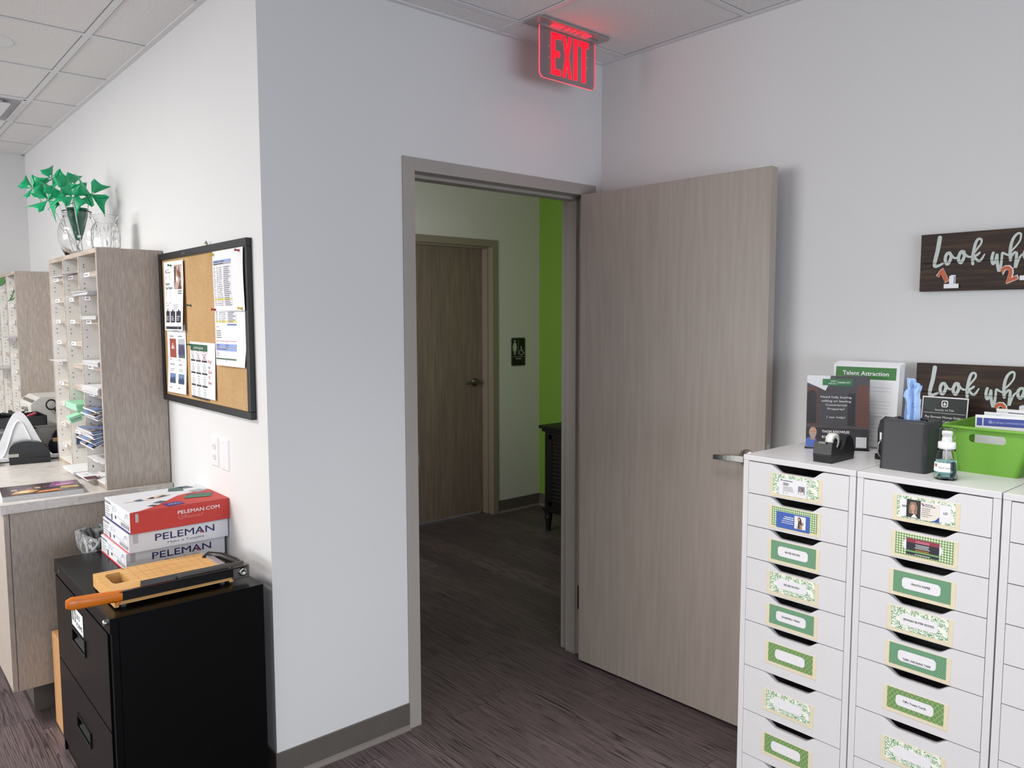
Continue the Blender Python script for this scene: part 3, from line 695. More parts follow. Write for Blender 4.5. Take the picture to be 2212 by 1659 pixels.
pin(.131, 1.818, -.027, '#b3233a', 'dark red push pin at the top right of the cork board'); pin(.362, 1.622, -.027, '#b3233a', 'dark red push pin where the two printed tables meet')
pin(.120, 1.624, -.027, '#e3c22a', 'yellow push pin at the right where the two printed tables meet')

# wall plates
def plate(y0, y1, z0, z1, nm, label):
    r = thing(nm, label, 'wall plate', (0, (y0+y1)/2, z0)); b = B()
    o = [(0, y1, z0), (0, y0, z0), (0, y0, z1), (0, y1, z1)]; i_ = .006
    ii = [(-.006, y1-i_, z0+i_), (-.006, y0+i_, z0+i_), (-.006, y0+i_, z1-i_), (-.006, y1-i_, z1-i_)]
    b.add(o+ii, [(4, 5, 6, 7), (0, 1, 5, 4), (1, 2, 6, 5), (2, 3, 7, 6), (3, 0, 4, 7)], PLW); part('cover_plate', b, r, bevel=.001)
    return r
r = plate(.441, .516, 1.031, 1.148, 'power_outlet', 'white power outlet on the wall below the cork board, left of the blank plate')
for zc in (1.110, 1.070):
    f = FW(-.0062, .4785, zc); b = B().prism([(.017*math.cos(a), .0145*max(-.85, min(.85, math.sin(a)))) for a in [2*pi*i/20 for i in range(20)]], f, 0, .002, PLW)
    for u, v in ((-.0065, .002), (.0065, .002)): b.rect(f, u-.0011, v-.004, u+.0011, v+.004, DARKIN, .0023)
    b.disc(f, 0, -.008, .0022, .0022, DARKIN, .0023, 8); part('socket', b, r)
r = plate(.337, .424, 1.029, 1.151, 'blank_wall_plate', 'blank white wall plate right of the power outlet')
for z in (1.045, 1.135): part('screw', B().cyl((-.0058, .3805, z), (-.0075, .3805, z), .003, PLW, n=10), r)

# ------------------------------------------------------------------ counter, base cabinet, mail sorters
ZC = .887
r = thing('base_cabinet', 'greige wood-grain base cabinet run along the wall on the left', 'cabinet', (-.3, 2.4, 0))
part('end_panel', B().box(-.6015, -.003, .995, 1.014, .148, .852, LAM), r, bevel=.0008)
part('carcass', B().box(-.5995, -.003, 1.0145, YF-.01, .148, .851, LAM), r)
part('toe_kick', B().box(-.530, -.003, 1.115, YF-.01, 0, .148, RUBBER).box(-.538, -.003, 1.107, 1.115, 0, .145, RUBBER), r)
for k in range(6):
    y0 = .996+k*.48
    dd = part('door', B().box(-.6215, -.6035, y0, min(y0+.477, YF-.012), .15, .85, LAM), r, bevel=.001)
b = B().prism([(-.634, .985), (-.001, .985), (-.001, YF-.001), (-.634, YF-.001)], Fr((0, 0, 0), (1, 0, 0), (0, 1, 0)), .852, ZC, STONE)
single('countertop', b, 'pale stone-look laminate countertop along the left wall', 'countertop', bevel=.005, loc=(-.3, 2.4, .852))

C1 = [1.787-.1*k+.0*k for k in range(9)]; C1[8] = .982
C2 = [1.787, 1.687, 1.587, 1.487, 1.385, 1.285, 1.185, 1.078]
C3 = [1.787, 1.687, 1.587, 1.393, 1.275, 1.178, 1.073, .990]
SX = -.256
def sorter(y0, z1, cols, label, tags=True):
    """open pigeonhole unit, near side at y0, three columns (far to near)"""
    r = thing('mail_sorter', label, 'mail sorter', (SX/2, y0+.46, ZC), 'pigeonhole units on the counter')
    y1 = y0+.915; T = .019; xb = -.004
    part('side_panel', B().box(SX, xb, y0, y0+T, ZC, z1, LAM), r, bevel=.0008)
    part('top_panel', B().box(SX, xb, y0+T, y1-T, z1-T, z1, LAMX), r); part('bottom_panel', B().box(SX, xb, y0+T, y1-T, ZC, ZC+T, LAMX).box(SX+.002, xb, y0+T, y1-T, ZC+T, ZC+T+.0008, WHITEIN), r)
    part('back_panel', B().box(xb-.006, xb, y0+T, y1-T, ZC+T, z1-T, WHITEIN), r)
    iw = (y1-y0-2*T-2*.016)/3; ds = [y0+T+iw, y0+T+2*iw+.016]
    bays = [(y0+T, ds[0]), (ds[0]+.016, ds[1]), (ds[1]+.016, y1-T)]
    for ci, zs in enumerate(cols):        # cols[0] nearest
        a, c = bays[ci]; zz = [z1-T]+[z+(z1-1.876) for z in zs]+[ZC+T]
        if ci < 2: hb = B().box(SX, xb-.006, c, c+.016, ZC+T, z1-T, WHITEIN).box(SX-.0006, SX+.0004, c, c+.016, ZC+T, z1-T, LAMX)
        else: hb = B().box(SX, xb, y1-T, y1, ZC, z1, LAM).box(SX+.001, xb, y1-T-.0008, y1-T, ZC, z1-T, WHITEIN)
        for i in range(len(zz)-1):
            hi, lo = zz[i], zz[i+1]
            for q in ((hi-.045, lo+.035) if hi-lo < .15 else (hi-.045, (hi+lo)/2+.02, (hi+lo)/2-.02, lo+.035)):
                hb.disc(Fr((-.237, c-.0012, q), (1, 0, 0), (0, 0, 1)), 0, 0, .0023, .0023, DARKIN, 0, 8)
        part('divider' if ci < 2 else 'side_panel', hb, r)
        for i, z in enumerate(zs):
            z += z1-1.876
            s_ = part('shelf', B().box(SX+.018, xb-.006, a+.001, c-.001, z-.019, z, WHITEIN).box(SX+.0172, SX+.0182, a+.001, c-.001, z-.019, z, LAMX), r)
            if tags and not (ci == 1 and i in (4, 5, 6)):
                tf = FW(SX+.0165, c-.008, z-.018); tb = B().rect(tf, 0, 0, .095, .0165, PAPER); tb.lines(tf, .012, .0055, .062, 1, .01, .005, K2, .0004, int(z*100)+ci)
                part('label_tag', tb, r, parent=s_)
    return r, bays
s1, bays = sorter(1.010, 1.876, [C3, C2, C1], 'nearer greige pigeonhole mail sorter with vases standing on top')
s2, bays2 = sorter(2.872, 1.868, [C1, [1.787, 1.687, 1.587, 1.487, 1.385, 1.285, 1.185, 1.078, .982], C1], 'farther greige pigeonhole mail sorter cut off by the left picture edge')

def stack(name, y0, y1, z, x0, x1, n, th, m, label, cat='papers', group=None, jit=.006, seed=1, droop=0, mats=None, rot=.02, fan=0):
    """loose stack of n sheets or booklets on a shelf"""
    R = random.Random(seed); b = B()
    for i in range(n):
        a = R.uniform(-rot, rot); dx = R.uniform(-jit, jit); dy = R.uniform(-jit, jit)
        zz = z+.0005+i*th; mm = mats[i % len(mats)] if mats else m
        c_, s_ = math.cos(a), math.sin(a); o = Vector((x0+dx, y0+dy, zz))
        L = x1-x0; W2 = (y1-y0); K = 6; vs = []
        for j in range(K+1):
            t = j/K; dr = -droop*max(0, .45-t)**2*4 + fan*i*.0012*(1-t)
            for yy in (0, W2):
                vs.append(o+Vector((c_*L*t-s_*yy, s_*L*t+c_*yy, dr)))
        top = [v+Vector((0, 0, th*.82)) for v in vs]; N = len(vs)
        fs = [(2*j, 2*j+1, 2*j+3, 2*j+2) for j in range(K)]
        b.add(top, [tuple(reversed(f)) if False else f for f in [(2*j, 2*j+2, 2*j+3, 2*j+1) for j in range(K)]], mm)
        b.add(vs, fs, PAPERE)
        b.add(vs+top, [(2*j+2, 2*j, N+2*j, N+2*j+2) for j in range(K)]+[(2*j+1, 2*j+3, N+2*j+3, N+2*j+1) for j in range(K)]+[(0, 1, N+1, N), (2*K+1, 2*K, N+2*K, N+2*K+1)], PAPERE if th > .002 else PAPER)
    return single(name, b, label, cat, group, loc=((x0+x1)/2, (y0+y1)/2, z))
n0, n1, n2 = bays
G = 'papers in the nearer mail sorter'
stack('paper_stack', n0[0]+.012, n0[1]-.02, C3[1], SX-.035, -.03, 5, .0032, PAPER, 'white papers jutting out of the near column, second slot from the top', group=G, seed=3, jit=.006)
stack('paper_stack', n0[0]+.012, n0[1]-.012, C3[2], SX-.004, -.03, 6, .0026, PAPER, 'thin stack of papers in the near column, third slot', group=G, seed=4, jit=.003)
stack('paper_stack', n0[0]+.012, n0[1]-.012, C3[3], SX-.006, -.03, 7, .0028, PAPER, 'stack of papers with a dark clip in the near column below the tall slot', group=G, seed=5, jit=.003)
stack('paper_stack', n0[0]+.012, n0[1]-.012, C3[4], SX-.010, -.03, 9, .0034, PAPER, 'thick white stack in the near column just above the magazines', group=G, seed=6, jit=.003)
MG1, MG2, MG3 = ink('#2b2a30', .25), ink('#7188ba', .25), ink('#94877a', .25)
def magazines(z, n, seed, label, x0):
    R = random.Random(seed)
    for i in range(n):
        b = B(); zz = z+.0008+i*.0072; y0, y1 = n0[0]+.022, n0[1]-.022; a = R.uniform(-.03, .03); dx = R.uniform(-.012, .01)
        K = 16; L = .21; cs, sn = math.cos(a), math.sin(a)
        vs = []
        for j in range(K+1):
            t = j/K; zd = -max(0, SX+.004-(x0+dx+L*t))*.55*(1-i/n)
            for k in range(7): yy = (y1-y0)*k/6; vs.append(Vector((x0+dx+L*t*cs-sn*yy, y0+yy*cs, zz+zd)))
        top = [v+Vector((0, 0, .0062)) for v in vs]; N = len(vs)
        q = [(j*7+k, (j+1)*7+k, (j+1)*7+k+1, j*7+k+1) for j in range(K) for k in range(6)]
        for f in q:
            j, k = divmod(f[0], 7); m = MG1 if j > 12 or k == 0 else (MG2 if (j//2+k+i) % 5 < 3 else (MG3 if (j+k) % 3 else MG1))
            b.add([top[x] for x in f], [(0, 1, 2, 3)], m)
        b.add(vs, [tuple(reversed(f)) for f in q], MG1)
        b.add(vs+top, [(k+1, k, N+k, N+k+1) for k in range(6)], PAPERE); b.add(vs+top, [(j*7, (j+1)*7, N+(j+1)*7, N+j*7) for j in range(K)]+[((j+1)*7+6, j*7+6, N+j*7+6, N+(j+1)*7+6) for j in range(K)], MG2 if i % 2 else PAPERE)
        single('magazine', b, label, 'magazine', 'glossy magazines in the near column of the mail sorter', loc=((x0+.1), (y0+y1)/2, zz))
magazines(C3[5], 5, 3, 'glossy dark and blue magazine in the upper magazine slot of the near column', SX-.012)
magazines(C3[6], 8, 9, 'glossy blue magazine in the fanned pile of the lower magazine slot, near column', SX-.030)
stack('paper_stack', n0[0]+.012, n0[1]-.012, C3[7], SX-.002, -.03, 2, .002, PAPER, 'single sheets lying in the near column below the magazines', group=G, seed=8, jit=.002)
stack('paper_stack', n0[0]+.004, n0[1]-.012, ZC+.020, SX+.0, -.03, 3, .002, PAPER, 'white sheets on the floor of the near column', group=G, seed=9, jit=.002)
# middle column
b = B(); f = Fr((SX-.02, n1[0]+.006, C2[0]+.004), (0, 1, 0), (1, 0, .05))
pts = [(0, 0), (.30, .01), (.26, .09), (.16, .12), (0, .14)]
b.poly(f, [(0, -.01), (.275, -.02), (.275, .10), (0, .12)], PAPER, 0)
b.add([(SX+.03, n1[0]+.002, C2[0]+.002), (SX+.02, n1[0]+.12, C2[0]+.004), (SX+.05, n1[0]+.15, C2[0]+.066), (SX+.06, n1[0]+.002, C2[0]+.068)], [(0, 1, 2, 3)], PAPER)
single('loose_paper', b, 'curled white sheet sticking up in the top slot of the middle column', 'paper', solid=.0006)
r = thing('paper_stack', 'white sheet lying across the second slot of the middle column', 'papers', (SX/2, n1[0]+.14, C2[1]), G)
part('sheet', B().obox((SX-.012, n1[0]+.003, C2[1]+.001), (.2, 0, 0), (0, .2, 0), (0, 0, .001), PAPER), r)
for i, (x0, x1, y0, y1, z0, z1) in enumerate(((SX-.024, SX+.15, n1[0]+.035, n1[1]-.035, C2[6]+.0005, C2[6]+.030), )):
    r = thing('mint_card_box', 'mint green card box jutting from the middle column', 'box', ((x0+x1)/2, (y0+y1)/2, z0))
    part('box_body', B().box(x0, x1, y0, y1, z0, z1-.012, MINT), r, bevel=.001); part('box_lid', B().box(x0-.002, x1, y0-.002, y1+.002, z1-.013, z1, MINT), r, bevel=.001)
b = B().obox((SX-.058, n1[0]+.007, C2[6]-.036), (.056, .0, .018), (.006, .09, .0), (-.004, 0, .012), MINT).obox((SX-.052, n1[0]+.01, C2[6]-.048), (.045, .0, .012), (.006, .08, .0), (-.004, 0, .012), MINT)
single('mint_card_pad', b, 'small mint green card pad hanging over the slot edge below the mint box', 'paper pad', bevel=.0008)
b = B().obox((SX+.018, n1[1]-.006, 1.000), (.17, 0, .0), (0, -.004, .0), (0, 0, .06), ink('#3c4560')).obox((SX+.02, n1[1]-.004-.005, .985), (.17, 0, 0), (0, -.002, 0), (0, 0, .02), ink('#a9a69f')).obox((SX+.03, n1[1]-.012, 1.012), (.15, 0, 0), (0, -.001, 0), (0, 0, .010), ink('#8f97a8'))
single('navy_folder', b, 'navy folder leaning on the divider in a lower slot of the middle column', 'folder')
stack('paper_stack', n1[0]+.012, n1[1]-.05, ZC+.020, SX-.052, -.06, 2, .007, PAPER, 'white booklets projecting from the floor of the middle column', group=G, seed=12, jit=.004)
stack('paper_stack', n2[0]+.012, n2[1]-.02, C1[0], SX-.0, -.05, 2, .002, PAPER, 'thin grey folder in the top slot of the far column', group=G, seed=13, jit=.002)
stack('paper_stack', n2[0]+.012, n2[1]-.02, C1[4], SX-.020, -.05, 2, .003, PAPER, 'white leaflet jutting from the middle of the far column', group=G, seed=14, jit=.002)
single('looped_string', B().tube([(SX+.02, n2[0]+.02, .935), (SX+.012, n2[0]+.03, .96), (SX+.01, n2[0]+.015, .975), (SX+.012, n2[0]+.005, .95), (SX+.02, n2[0]+.018, .925)], .0018, PLW, 6), 'small loop of white string in the lowest slot of the far column', 'string')
# sorter 2 contents
m0 = bays2[0]; m1 = bays2[1]
def fold(y, z, lab, m, sc=1, nm='folded_card'):
    b = B().add([(SX+.0, y, z), (SX+.02, y+.10*sc, z+.01), (SX-.01, y+.12*sc, z+.045*sc), (SX-.03, y+.01, z+.04*sc)], [(0, 1, 2, 3)], m) or None
b = B(); b.add([(SX-.01, m1[0]+.02, 1.80), (SX-.02, m1[0]+.13, 1.79), (SX-.02, m1[0]+.15, 1.83), (SX-.005, m1[0]+.09, 1.845), (SX, m1[0]+.01, 1.825)], [(0, 1, 2, 3, 4)], GREENL); b.add([(SX, m1[0]+.02, 1.84), (SX, m1[0]+.03, 1.835), (SX+.02, m1[0]+.16, 1.80), (SX+.02, m1[0]+.15, 1.81)], [(0, 1, 2, 3)], PAPER)
single('green_pouch', b, 'bright green folded item in the top slot of the farther mail sorter', 'pouch', solid=.004)
b = B(); b.add([(SX-.01, m0[0]+.01, 1.72), (SX-.015, m0[0]+.10, 1.70), (SX+.0, m0[0]+.02, 1.76)], [(0, 1, 2)], GREENL); b.add([(SX-.012, m0[0]+.01, 1.70), (SX-.02, m0[0]+.14, 1.695), (SX, m0[0]+.01, 1.715)], [(0, 1, 2)], GREENL)
single('green_bow', b, 'pointed green paper item in the second slot of the farther mail sorter', 'decoration', solid=.003)
stack('paper_stack', m0[0]+.008, m0[1]-.01, 1.487-.008, SX-.07, -.05, 2, .003, PAPER, 'white sheets fanned out of the fourth slot of the farther mail sorter', group='papers in the farther mail sorter', seed=22, jit=.004, rot=.0)
stack('paper_stack', m1[0]+.008, m1[1]-.01, 1.285-.008, SX-.08, -.05, 3, .004, PAPER, 'white sheets sticking out of a lower slot at the left picture edge', group='papers in the farther mail sorter', seed=23, jit=.004, rot=.0)

# ------------------------------------------------------------------ vases and pinwheels on the nearer sorter
ZS = 1.876
b = B(); V1 = (-.165, 1.72); hs = .222
outer = [(.045, 0), (.052, .004), (.07, .04), (.083, .085), (.085, .12), (.078, .155), (.063, .185), (.058, .195), (.062, .203), (.057, .209), (.062, .216), (.063, .222)]
inner = [(.060, .222), (.058, .216), (.054, .209), (.056, .195), (.060, .184), (.075, .154), (.081, .12), (.079, .086), (.066, .042), (.045, .012), (.0001, .010)]
b.lathe([(.0001, 0)]+outer+inner, (V1[0], V1[1], ZS), GLASS, 32)
single('glass_vase', b, 'tall clear glass vase holding green pinwheels on top of the nearer mail sorter', 'vase', group='glass vases on the mail sorter', loc=(V1[0], V1[1], ZS))
b = B(); V2 = (-.125, 1.39); fl = lambda a, z: 1+.05*abs(math.sin(4*a+z*9))*(1 if .02 < z < .125 else 0)
outer = [(.042, 0), (.048, .004), (.055, .03), (.058, .07), (.058, .105), (.050, .128), (.040, .140), (.043, .152), (.053, .168), (.055, .172)]
b.lathe([(.0001, 0)]+outer+[(.052, .172), (.049, .167), (.040, .152), (.037, .140), (.047, .127), (.055, .104), (.055, .07), (.052, .03), (.04, .009), (.0001, .008)], (V2[0], V2[1], ZS), GLASS, 32, flut=fl)
single('glass_vase', b, 'short faceted clear glass vase beside the taller vase on the mail sorter', 'vase', group='glass vases on the mail sorter', loc=(V2[0], V2[1], ZS))
def pinwheel(c, nrm, rad, rot, foot, label):
    n_ = Vector(nrm).normalized(); t = Vector((0, 0, 1)); u = (t-n_*t.dot(n_)).normalized(); v = n_.cross(u); c = Vector(c); rad *= 1.12
    r = thing('pinwheel', label, 'pinwheel', foot, 'green pinwheels in the tall vase')
    b = B()
    for k in range(4):
        a = rot+k*pi/2; K = 5
        def P(x, y, h): return c+(u*(math.cos(a)*x-math.sin(a)*y)+v*(math.sin(a)*x+math.cos(a)*y))*rad+n_*h*rad
        # each vane: a triangle of film curled from its outer corner back to the hub
        g_ = []; tip, fold = (1.18, -.06), (.50, .56)
        for i in range(K+1):
            s_ = i/K
            for j in range(K+1):
                q = j/K; e = s_*(1-.20*math.sin(pi*q)*s_); x = e*((1-q)*tip[0]+q*fold[0]); y = e*((1-q)*tip[1]+q*fold[1])
                g_.append(P(x, y, .06*s_+.30*q*s_*(1.15-s_*.3)+.10*math.sin(pi*q)*s_-.10*s_*s_*(1-q)))
        b.add(g_, [(i*(K+1)+j, i*(K+1)+j+1, (i+1)*(K+1)+j+1, (i+1)*(K+1)+j) for i in range(K) for j in range(K)], PINW, smooth=True)
        b.add([P(.02, .02, .10), P(.30, .50, .24), P(.50, .56, .37), P(.30, .12, .20)], [(0, 3, 2), (0, 2, 1)], PINW)
    part('vanes', b, r, solid=.0006)
    part('hub', B().lathe([(.0001, .02), (.004, .018), (.004, -.004), (.0001, -.005)], c+n_*.012, PAPER, 10, n_), r)
    part('stick', B().tube([Vector(foot)+Vector((0, 0, .004)), (Vector(foot)*.4+c*.6)+Vector((0, 0, -.01)), c-n_*.004], .0022, PLW, 6), r)
pw = [((-.285, 1.70, 2.135), (-.55, -.8, .1), .082, .35, 'green pinwheel at the far left of the bouquet, drooping over the vase'),
      ((-.238, 1.66, 2.175), (-.3, -.9, .35), .085, 1.1, 'green pinwheel in the middle front of the bouquet'),
      ((-.115, 1.66, 2.172), (.1, -.95, .2), .085, .55, 'green pinwheel at the right of the bouquet'),
      ((-.245, 1.80, 2.245), (-.35, -.8, .5), .070, .1, 'highest green pinwheel of the bouquet'),
      ((-.175, 1.76, 2.215), (.1, -.85, .5), .078, .9, 'green pinwheel at the back of the bouquet, right of the highest one'),
      ((-.325, 1.80, 2.195), (-.7, -.6, .3), .072, .7, 'green pinwheel at the back left of the bouquet'),
      ((-.205, 1.60, 2.150), (-.1, -.97, -.05), .070, .2, 'green pinwheel low at the front of the bouquet over the vase mouth')]
for i, (c, n_, ra, ro, lb) in enumerate(pw):
    a = i*1.05; pinwheel(c, n_, ra, ro, (V1[0]+.02*math.cos(a), V1[1]+.02*math.sin(a), ZS+.012), lb)
cn = B().lathe([(.012, 0), (.028, .05), (.044, .12), (.048, .15), (.046, .15), (.042, .12), (.026, .05), (.0001, .003)], (V1[0]+.002, V1[1]-.0, ZS+.085), flat('dark green paper cone', '#1d6b4f', .35), 20)
single('paper_cone', cn, 'dark green paper cone inside the tall vase', 'cone')

# ------------------------------------------------------------------ between the sorters
r = thing('white_storage_box', 'pale grey storage box under the binding machine on the counter', 'box', (-.15, 2.42, ZC))
part('box_body', B().box(-.30, -.02, 2.30, 2.72, ZC+.004, 1.030, OFFW), r, bevel=.006); part('box_lid', B().box(-.303, -.017, 2.297, 2.723, 1.012, 1.040, OFFW), r, bevel=.004)
part('handle_recess', B().box(-.21, -.11, 2.2955, 2.2975, .955, .975, flat('recess grey', '#8f8d88', .6)), r); part('box_foot', B().box(-.29, -.03, 2.31, 2.71, ZC, ZC+.006, OFFW), r)
r = thing('binding_machine', 'pale grey desktop binding machine on top of the storage box', 'office machine', (-.15, 2.45, 1.040))
fx = Fr((0, 2.315, 0), (1, 0, 0), (0, 0, 1))
b = B().prism([(-.295, 1.041), (-.02, 1.041), (-.02, 1.172), (-.255, 1.172), (-.285, 1.150), (-.300, 1.135)], Fr((0, 2.315, 0), (1, 0, 0), (0, 0, 1)), -.32, 0, OFFW)
part('housing', b, r, bevel=.010)
part('top_slot', B().obox((-.2935, 2.33, 1.1455), (.012, 0, .0105), (0, .26, 0), (-.0015, 0, .0018), flat('slot brown grey', '#6b625c', .6)), r)
part('control_knob', B().cyl((-.298, 2.42, 1.105), (-.315, 2.42, 1.105), .012, flat('knob grey', '#8b8985', .5)), r); part('control_knob', B().cyl((-.298, 2.50, 1.105), (-.315, 2.50, 1.105), .008, flat('knob grey', '#8b8985')), r)
fr = Fr((-.20, 2.3135, 1.05), (1, 0, 0), (0, 0, 1))
b = B().poly(fr, [(.07, .005), (.10, .0), (.115, .03), (.085, .035)], PAPER, .0005); b.text(fr, 'Im', .078, .014, .016, K3, .001); b.disc(fr, .108, .008, .009, .006, ink('#a8283a'), .0012)
part('sticker', b, r)
r = thing('scissors', 'pair of scissors with black loop handles propped in front of the binding machine', 'scissors', (-.17, 2.26, ZC))
cen = Vector((-.208, 2.297, 1.132))
for dx, dz in ((0, 0), (.052, -.012)):
    P = [cen+Vector((dx+.024*math.cos(a), 0, dz+.026*math.sin(a))) for a in [2*pi*i/18 for i in range(19)]]
    b = B().tube(P, .0042, BLACKP, 8).tube([cen+Vector((dx+.012, 0, dz-.022)), cen+Vector((.04, -.002, -.06)), cen+Vector((.05, -.003, -.09))], [.005, .006, .0045], BLACKP, 8)
    part('handle', b, r)
part('blade', B().obox(cen+Vector((.044, -.003, -.242)), (.010, 0, 0), (0, .0018, 0), (-.002, 0, .155), STEEL), r)
r = thing('navy_pouch', 'navy blue zip pouch slumped beside the mail sorter', 'pouch', (-.165, 2.17, ZC))
b = B().lathe([(.0001, 0), (.075, .0), (.088, .02), (.09, .045), (.08, .07), (.0001, .072)], (-.165, 2.17, ZC), NAVY, 20); part('pouch_body', b, r, bevel=.004)
b = B().lathe([(.0001, 0), (.07, .0), (.074, .015), (.06, .045), (.03, .062), (.0001, .066)], (-.16, 2.17, ZC+.072), NAVY, 20); part('pouch_flap', b, r)
part('tab', B().obox((-.245, 2.09, ZC+.072), (.030, 0, 0), (0, .01, 0), (0, 0, .02), flat('tan leather', '#b08a5f', .6)), r, bevel=.002)
r = thing('parts_tray', 'black tray full of small black items behind the white arch-shaped panel', 'tray', (-.44, 2.19, ZC))
b = B().box(-.60, -.268, 2.085, 2.284, 1.050, 1.054, BLACKP).box(-.60, -.268, 2.085, 2.091, 1.05, 1.100, BLACKP).box(-.60, -.268, 2.278, 2.284, 1.05, 1.10, BLACKP).box(-.60, -.594, 2.085, 2.284, 1.05, 1.10, BLACKP).box(-.274, -.268, 2.085, 2.284, 1.05, 1.10, BLACKP)
part('tray_shell', b, r, bevel=.002)
b = B(); R = random.Random(5)
for i in range(38):
    o = Vector((R.uniform(-.58, -.31), R.uniform(2.10, 2.24), 1.062+R.uniform(0, .045))); a = R.uniform(0, pi)
    b.obox(o, (.035*math.cos(a), .035*math.sin(a), R.uniform(-.005, .012)), (-.012*math.sin(a), .012*math.cos(a), 0), (0, 0, .012), BLACKP)
q = part('tray_contents', b, r); q['kind'] = 'stuff'
part('pink_item', B().obox((-.345, 2.12, 1.092), (.04, .02, .012), (-.006, .012, 0), (0, 0, .01), flat('coral plastic', '#d4566a', .5)), r, bevel=.002)
single('plastic_crate', B().box(-.60, -.345, 2.095, 2.275, ZC+.001, 1.0495, flat('grey crate', '#8d8b8a', .6)).box(-.606, -.309, 2.0854, 2.696, 1.02, 1.034, flat('grey crate', '#8d8b8a')), 'grey crate under the black tray', 'crate', bevel=.004)
# white arch-shaped panel
prof = []
for i in range(31):
    t = i/30; x = -.175+.35*t; q = abs(x)/.175; prof.append((x, .245*(math.exp(-(q*1.98)**2.15))+.0))
r = thing('arch_panel', 'white bell-shaped plastic panel standing on the counter behind the black staplers', 'panel', (-.395, 2.045, ZC))
fr = Fr((-.395, 2.045, ZC+.0), (1, -.1, 0), (0, .12, 1))
part('panel', B().prism([(-.175, 0)]+prof+[(.175, 0)], fr, -.012, 0, PLW), r, bevel=.004)
inner = [(x*.62, y*.80) for x, y in prof]
part('raised_rib', B().tube([fr.p(x, y, .001) for x, y in inner], .0045, PLW, 6), r)
part('ledge', B().obox(fr.p(-.17, 0, 0), fr.u*.34, fr.v*.02, fr.n*.05, PLW), r, bevel=.004)
# electric stapler
def stapler(x, y, rz, L, hh, label, sc=1):
    r = thing('electric_stapler', label, 'stapler', (x, y, ZC), rz=rz)
    fr = Fr((0, 0, 0), (1, 0, 0), (0, 0, 1))
    side = [(0, .038), (.001, .060), (.006, .078), (.018, .091), (.035, .098), (.055, .1015), (.075, .102), (.097, .099), (.118, .093), (.137, .084), (.151, .072), (.160, .058), (.165, .042), (.166, .028), (0, .028)]
    side = [(a*L/.17, c*hh/.102) for a, c in side]
    mesh('housing', B().prism(side, fr, -.030, .030, BLACKGLOSS), r, .009, seg=3)
    base = [(.002, 0), (.166, 0), (.166, .026), (.002, .030)]
    mesh('base', B().prism([(a*L/.17, c*hh/.102) for a, c in base], fr, -.032, .032, BLACKGLOSS), r, .006, seg=3)
    mesh('staple_slot', B().obox((-.002, -.0325, .034*hh/.102), (.042*L/.17, 0, 0), (0, .008, 0), (0, 0, .016), flat('pale grey slot', '#a5a69c', .4)), r, .001)
stapler(-.462, 1.955, -.13, .178, .112, 'rounded black electric stapler nearest the picture edge in front of the white panel')
stapler(-.672, 1.965, -.1, .168, .075, 'second low black stapler cut off by the left picture edge')
b = B()
for k in range(5): b.tube([(-.27+.01*k, 1.985+.012*k, ZC+.006), (-.24+.012*k, 2.0, ZC+.012+.01*(k % 3)), (-.21, 1.975+.012*k, ZC+.02*(k % 2)+.006), (-.19, 1.99, ZC+.006)], .004, BLACKP, 6)
single('black_cable', b, 'bundle of black cable beside the mail sorter', 'cable')
# magazine and mailer near the viewer
def mag_cover(b, f, wd, hg):
    h = .0003; ink0 = ink('#3a1c26', .2)
    b.rect(f, 0, 0, wd, hg, ink0, h)
    b.rect(f, .02, .03, wd*.55, hg*.62, ink('#241319', .2), 2*h)
    for i in range(5): b.rect(f, .035+i*.027, hg*.42+.004*i, .056+i*.027, hg*.60+.004*i, ink(('#a78a86', '#6a4054', '#8a5a78', '#c7a089', '#5a3a4a')[i], .2), 3*h)
    b.poly(f, [(.03, .03), (.10, .03), (.13, .07), (.09, .10), (.05, .08)], ink('#d9a14c', .2), 3*h); b.poly(f, [(.05, .045), (.09, .04), (.10, .07), (.07, .08)], ink('#f0d8a8', .2), 4*h)
    b.poly(f, [(.11, .01), (wd*.75, .02), (wd*.68, .06), (.13, .05)], ink('#e08a3a', .2), 4*h); b.poly(f, [(wd*.6, .10), (wd*.95, .12), (wd*.92, .20), (wd*.7, .22), (wd*.62, .16)], ink('#8a4a86', .2), 3*h)
    b.poly(f, [(wd*.68, .12), (wd*.9, .13), (wd*.88, .15), (wd*.7, .15)], ink('#d48ab8', .2), 4*h); b.poly(f, [(wd*.72, .06), (wd*.97, .05), (wd*.95, .09), (wd*.75, .10)], ink('#c7a23a', .2), 3*h)
    b.text(f, '2025 MARKET', wd*.45, .035, .012, ink('#d8c0d8', .3), 5*h)
r = thing('magazine', 'magazine with a dark purple cover lying at the edge of the stone-look counter', 'magazine', (-.475, 1.14, ZC))
u = Vector((.996, -.085, 0)); u.normalize(); v = Vector((-u.y, u.x, 0)); fr = Fr((-.615, 1.045, ZC+.020), u, v)
b = B()
for i in range(5): b.obox(fr.p(.001*(i % 2), .001*((i*3) % 2), -.0195+i*.0037), u*(.278-.001*i), v*.212, (0, 0, .0034), PAPERE)
part('pages', b, r); b = B().obox(fr.p(0, 0, -.0008), u*.278, v*.214, (0, 0, .0009), PAPERE); mag_cover(b, Fr(fr.p(0, 0, .0001), u, v), .278, .214); part('cover', b, r)
u = Vector((.42, .9, 0)).normalized(); v = Vector((-u.y, u.x, 0))
fr = Fr((-.205, 1.19, ZC+.024), Vector((-.78, -.35, 0)), Vector((.35, -.78, 0))); fr = Fr((-.300, 1.345, ZC+.0262), (.82, .30, 0), (-.30, .82, 0))
P4 = [(-.302, 1.345), (-.218, 1.400), (-.190, 1.200), (-.286, 1.138)]
P4 = [(-.300, 1.335), (-.296, 1.140), (-.206, 1.190), (-.212, 1.395)]
b = B(); z = ZC+.030
